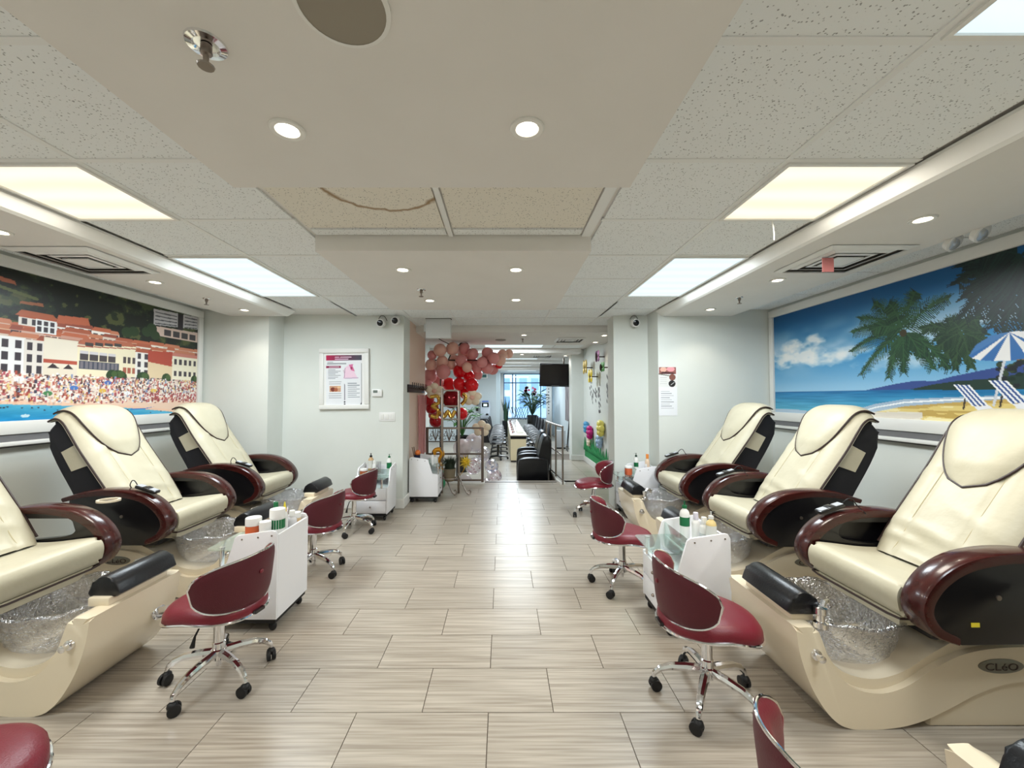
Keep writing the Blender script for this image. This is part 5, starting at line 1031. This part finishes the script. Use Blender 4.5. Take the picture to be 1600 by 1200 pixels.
def make_desk_chair():
    t = thing('office_chair', 'x', 'chair', group='black manicure chairs')    # faces +x
    MB().box(-.22, .24, -.23, .23, .43, .50, .03).build('seat', BLACKV, t)
    MB().prism(smooth_path([(-.22, .50), (-.27, .70), (-.31, .95), (-.34, 1.02), (-.37, 1.0), (-.34, .72), (-.27, .48)], 3), -.21, .21, lambda p, a: (p[0], a, p[1]), .015, 2).build('backrest', BLACKF, t)
    for s in (-1, 1): MB().tube(smooth_path([(-.18, s*.24, .47), (-.22, s*.26, .60), (-.10, s*.27, .68), (.10, s*.27, .67), (.17, s*.26, .58), (.10, s*.24, .47), (-.05, s*.24, .45)], 4), .018, 8).build('armrest', GREYM, t)
    MB().lathe([(.03, .43), (.03, .12), (.05, .10), (.05, .07)], 12).build('column', BLACKP, t)
    for k in range(5):
        a = 2*PI*k/5; c, s = math.cos(a), math.sin(a); l = MB().tube([(.02*c, .02*s, .10), (.28*c, .28*s, .07)], [.025, .018], 8).build('leg', BLACKP, t); MB().ell((.28*c, .28*s, .032), .03, .03, .032, 10, 6).build('caster', RUB, l)
    return t
oc = make_desk_chair(); first = True
ORD = ('nearest', 'second', 'third', 'fourth', 'fifth')
for i in range(5):
    for x, rz, sd_ in ((-.13, 0, 'balloon'), (1.0, PI, 'television')):
        o = oc if first else copy_tree(oc); first = False; o.location = (x, 11.5+i*1.0, LOW); o.rotation_euler.z = rz; o['label'] = f'{ORD[i]} black office chair on the {sd_} side of the manicure table'
for i in range(6):
    t = thing('nail_lamp', f'{ORD[i] if i < 5 else "farthest"} white nail lamp on the manicure table', 'lamp', (.50, 11.5+i*1.0, LOW+.738), 0, 'white nail lamps')
    MB().box(-.10, .10, -.11, .11, 0, .10, .02).build('housing', WPLAS, t); MB().box(-.103, -.095, -.07, .07, .01, .06).build('slot', SCREEN, t, smooth=False)
    t = thing('acrylic_shield', f'{ORD[i] if i < 5 else "farthest"} upright clear shield on the manicure table', 'shield', (.38, 11.9+i*1.0, LOW+.738), 0, 'clear table shields')
    MB().box(-.004, .004, -.3, .3, .02, .40).build('sheet', CLEARP, t, smooth=False); MB().box(-.05, .05, -.02, .02, 0, .02).build('foot', WPLAS, t, smooth=False)
    t = thing('polish_rack', f'{ORD[i] if i < 5 else "farthest"} cluster tray of pink and dark bottles on the manicure table', 'tray', (.30, 11.3+i*1.0, LOW+.738), 0, 'bottle trays on the table'); MB().box(-.05, .05, -.10, .10, 0, .02, .004).build('tray', WPLAS, t)
    for k in range(5): MB().lathe([(.014, .02), (.014, .07), (.006, .075), (.006, .11)], 8, (-.02+.04*(k % 2), -.08+.04*k, 0)).build('bottle', (RED, BLACKP, BM['D'], BM['R'], WPLAS)[k], t)
tv = thing('television', 'black flat television hanging from the ceiling above the passage', 'television', (1.34, 10.2, 2.0)); tv.rotation_euler = (.16, .03, -.12)
MB().box(-.40, .40, -.03, .04, -.28, .30, .008).build('casing', BLACKP, tv); MB().box(-.375, .375, -.033, -.029, -.235, .275).build('screen', SCREEN, tv, smooth=False); MB().box(-.10, .10, -.034, -.03, -.262, -.25).build('logo_strip', GREYD, tv, smooth=False)
MB().tube([(.2, .08, .05), (.2, .08, .60)], .025, 10).build('pole', STEEL, tv); MB().box(.1, .3, .03, .10, -.1, .15).build('bracket', STEEL, tv, smooth=False)
def leafplant(label, loc, n, h, spread, lw, m_, seed, potr=.16, poth=.45, potm=BLACKP):
    t = thing('potted_plant', label, 'plant', loc); MB().lathe([(potr*.75, 0), (potr, poth), (potr*.92, poth), (potr*.88, poth-.04)], 18).build('pot', potm, t)
    g = random.Random(seed); st = MB(); lf = MB()
    for k in range(n):
        a = g.uniform(0, 6.28); hh = h*g.uniform(.45, 1); d = spread*g.uniform(.3, 1); tip = Vector((d*math.cos(a), d*math.sin(a), poth+hh)); st.tube([(0, 0, poth-.03), (tip.x*.4, tip.y*.4, poth+hh*.6), tip], .008, 5)
        out = Vector((math.cos(a), math.sin(a), g.uniform(-.6, .5))).normalized(); sd__ = out.cross(Vector((0, 0, 1))).normalized()*lw; L_ = lw*3.2
        lf.add([tip, tip+out*L_*.35+sd__, tip+out*L_, tip+out*L_*.35-sd__, tip+out*L_*.5+Vector((0, 0, .02))], [(0, 1, 4), (1, 2, 4), (2, 3, 4), (3, 0, 4)])
    st.build('stems', m_, t); lf.build('leaves', m_, t, smooth=False)
LEAF = mat('dark_leaf', rgb(38, 64, 46), .45)
leafplant('large dark leafy plant in a tall black planter near the window', (1.25, 17.0, LOW), 80, 1.0, .55, .10, LEAF, 4, .22, 1.0)
leafplant('leafy green plant behind the balloons on the left', (-.95, 9.6, LOW), 30, .75, .32, .07, mat('fresh_leaf', rgb(60, 110, 50), .45), 6, .17, .85)
sn = thing('snake_plant', 'upright snake plant left of the shop window', 'plant', (.16, 18.0, LOW)); MB().lathe([(.13, 0), (.17, .7), (.15, .7), (.14, .65)], 16).build('pot', BLACKP, sn); tuft(26, .12, 1.15, 9, .22, .035).build('leaves', mat('snake_leaf', rgb(46, 72, 50), .5), sn, (0, 0, .66), smooth=False)
at = thing('cash_machine', 'grey upright cash machine with a small lit screen at the far left', 'cash machine', (-.66, 15.75, LOW))
MB().box(-.19, .19, -.2, .2, 0, .92, .01).build('cabinet', BLACKP, at); MB().prism([(-.18, .92), (-.24, 1.02), (-.20, 1.25), (-.12, 1.35), (-.10, 1.62), (.18, 1.62), (.18, .92)], -.18, .18, lambda p, a: (a, p[0], p[1]), .01).build('head', mat('atm_grey', rgb(176, 186, 198), .4), at)
MB().box(-.13, .13, -.13, -.115, 1.37, 1.53).build('screen_bezel', SCREEN, at, smooth=False); MB().box(-.07, .07, -.136, -.13, 1.40, 1.49).build('screen', mat('lit_screen', rgb(200, 226, 232), .3, emit=.8, ecol=rgb(200, 226, 232)), at, smooth=False); MB().box(-.12, .12, -.13, -.115, 1.56, 1.61).build('header', mat('atm_blue', rgb(90, 120, 190), .4), at, smooth=False); MB().box(.03, .12, -.252, -.20, 1.06, 1.12).build('keypad', BLACKP, at, smooth=False)
ws = thing('wall_outlets', 'two dark square plates on the far left wall', 'wall plate', (-1.0, 16.0, 1.0)); MB().box(-.05, .05, -.02, 0, .12, .26).build('plate', BLACKP, ws, smooth=False); MB().box(-.05, .05, -.02, 0, -.1, .04).build('plate', BLACKP, ws, smooth=False)
es = thing('exit_sign', 'small lit exit box on the far left wall', 'sign', (-.75, 15.99, 2.28)); MB().box(-.16, .16, -.06, 0, -.09, .09, .005).build('housing', WPLAS, es); MB().box(-.12, .12, -.063, -.058, -.06, .06).build('face', mat('teal_face', rgb(60, 110, 110), .4), es, smooth=False)
mn = thing('waste_bin', 'pale grey narrow bin beyond the handrail', 'bin', (1.98, 13.9, LOW)); MB().box(-.16, .16, -.15, .15, 0, .62, .02).build('body', mat('bin_grey', rgb(186, 188, 190), .4), mn); MB().box(-.165, .165, -.155, .155, .0, .05).build('foot', RUB, mn, smooth=False)
lp = thing('easel', 'thin black folding easel leaning at the far right wall', 'easel', (2.2, 13.2, LOW))
for dx, dy in ((-.1, -.12), (-.1, .12), (.08, 0)): MB().tube([(dx, dy, 0), (0, 0, 1.3)], .014, 6).build('leg', RUB, lp)
pc = thing('wall_picture', 'tall grey brown picture panel on the far right wall', 'picture', (2.345, 14.3, 1.2)); MB().box(-.02, 0, -.7, .7, -.6, .95).build('panel', mat('brown_grey_print', rgb(150, 140, 138), .6, noise=((3, 5, 2), rgb(84, 74, 76), .9)), pc, smooth=False)
vl = thing('column_light_strip', 'white post with a row of dark dots beside the shop window', 'post', (2.12, 18.5, LOW)); MB().box(-.12, .12, -.1, .1, 0, 2.8).build('post', WPLAS, vl, smooth=False)
for k in range(9): MB().disc((-.02, -.101, 1.0+.14*k), .03, 'y', 10, .006).build('dot', GREYD, vl)

# ---------------------------------------------------------------- shop window and street
wn = thing('window_1', 'x', 'window', (0, 0, 0)); del wn['label']; del wn['category']; wn['kind'] = 'structure'
MUL = mat('blue_grey_mullion', rgb(96, 128, 156), .4)
for x in (.07, .48, 1.80, 2.22): MB().box(x-.025, x+.025, 19.02, 19.1, .42, 2.56).build('mullion', MUL, wn, smooth=False)
for z in (.44, 2.12, 2.54): MB().box(.07, 2.22, 19.02, 19.1, z-.025, z+.025).build('transom', MUL, wn, smooth=False)
for x0, x1 in ((.095, .455), (.505, 1.775), (1.825, 2.195)):
    for z0, z1 in ((.465, 2.095), (2.145, 2.515)): MB().box(x0, x1, 19.05, 19.062, z0, z1).build('pane', PANE, wn, smooth=False)
dc = thing('window_decal', 'pink and red flower lettering decal on the shop window', 'decal', (1.3, 19.04, 1.7)); g = random.Random(2)
for k in range(26):
    a, rr_ = g.uniform(0, 6.28), math.sqrt(g.random()); MB().disc((.30*rr_*math.cos(a), 0, .24*rr_*math.sin(a)), g.uniform(.035, .075), 'y', 9, .004).build('petal', (mat('decal_pink', rgb(240, 150, 176), .5), mat('decal_red', rgb(220, 66, 90), .5), mat('decal_white', rgb(246, 236, 240), .5))[k % 3], dc)
lt = thing('folding_gate', 'black folding lattice gate below the shop window decal', 'gate', (.80, 18.6, LOW))
for k in range(6):
    for s in (-1, 1): MB().tube([(-.28+.11*k, 0, .72), (-.28+.11*k+s*.22, 0, 1.28)], .012, 5).build('slat', RUB, lt)
for x in (-.36, .36): MB().tube([(x, 0, 0), (x, 0, 1.3)], .016, 6).build('post', RUB, lt)
gr = struct('floor_street', MB().box(-30, 30, 19.3, 60, -.6, -.4), mat('asphalt', rgb(150, 152, 156), .9))
for i, (x0, x1, h, c, lab) in enumerate(((-8, 1.2, 6, (206, 212, 220), 'pale building across the street at the left'), (1.3, 9, 7.5, (176, 196, 214), 'bluish building across the street at the right'))):
    t = thing('street_building', lab, 'building', (x0, 38, -.4)); MB().box(0, x1-x0, 0, 4, 0, h).build('facade', mat('facade%d' % i, rgb(*c), .8), t, smooth=False)
    for a in range(int((x1-x0)/1.1)):
        for b_ in range(3): MB().box(.3+a*1.1, 1.0+a*1.1, -.04, .0, .8+b_*1.7, 1.9+b_*1.7).build('window', mat('street_window', rgb(120, 146, 172), .2), t, smooth=False)
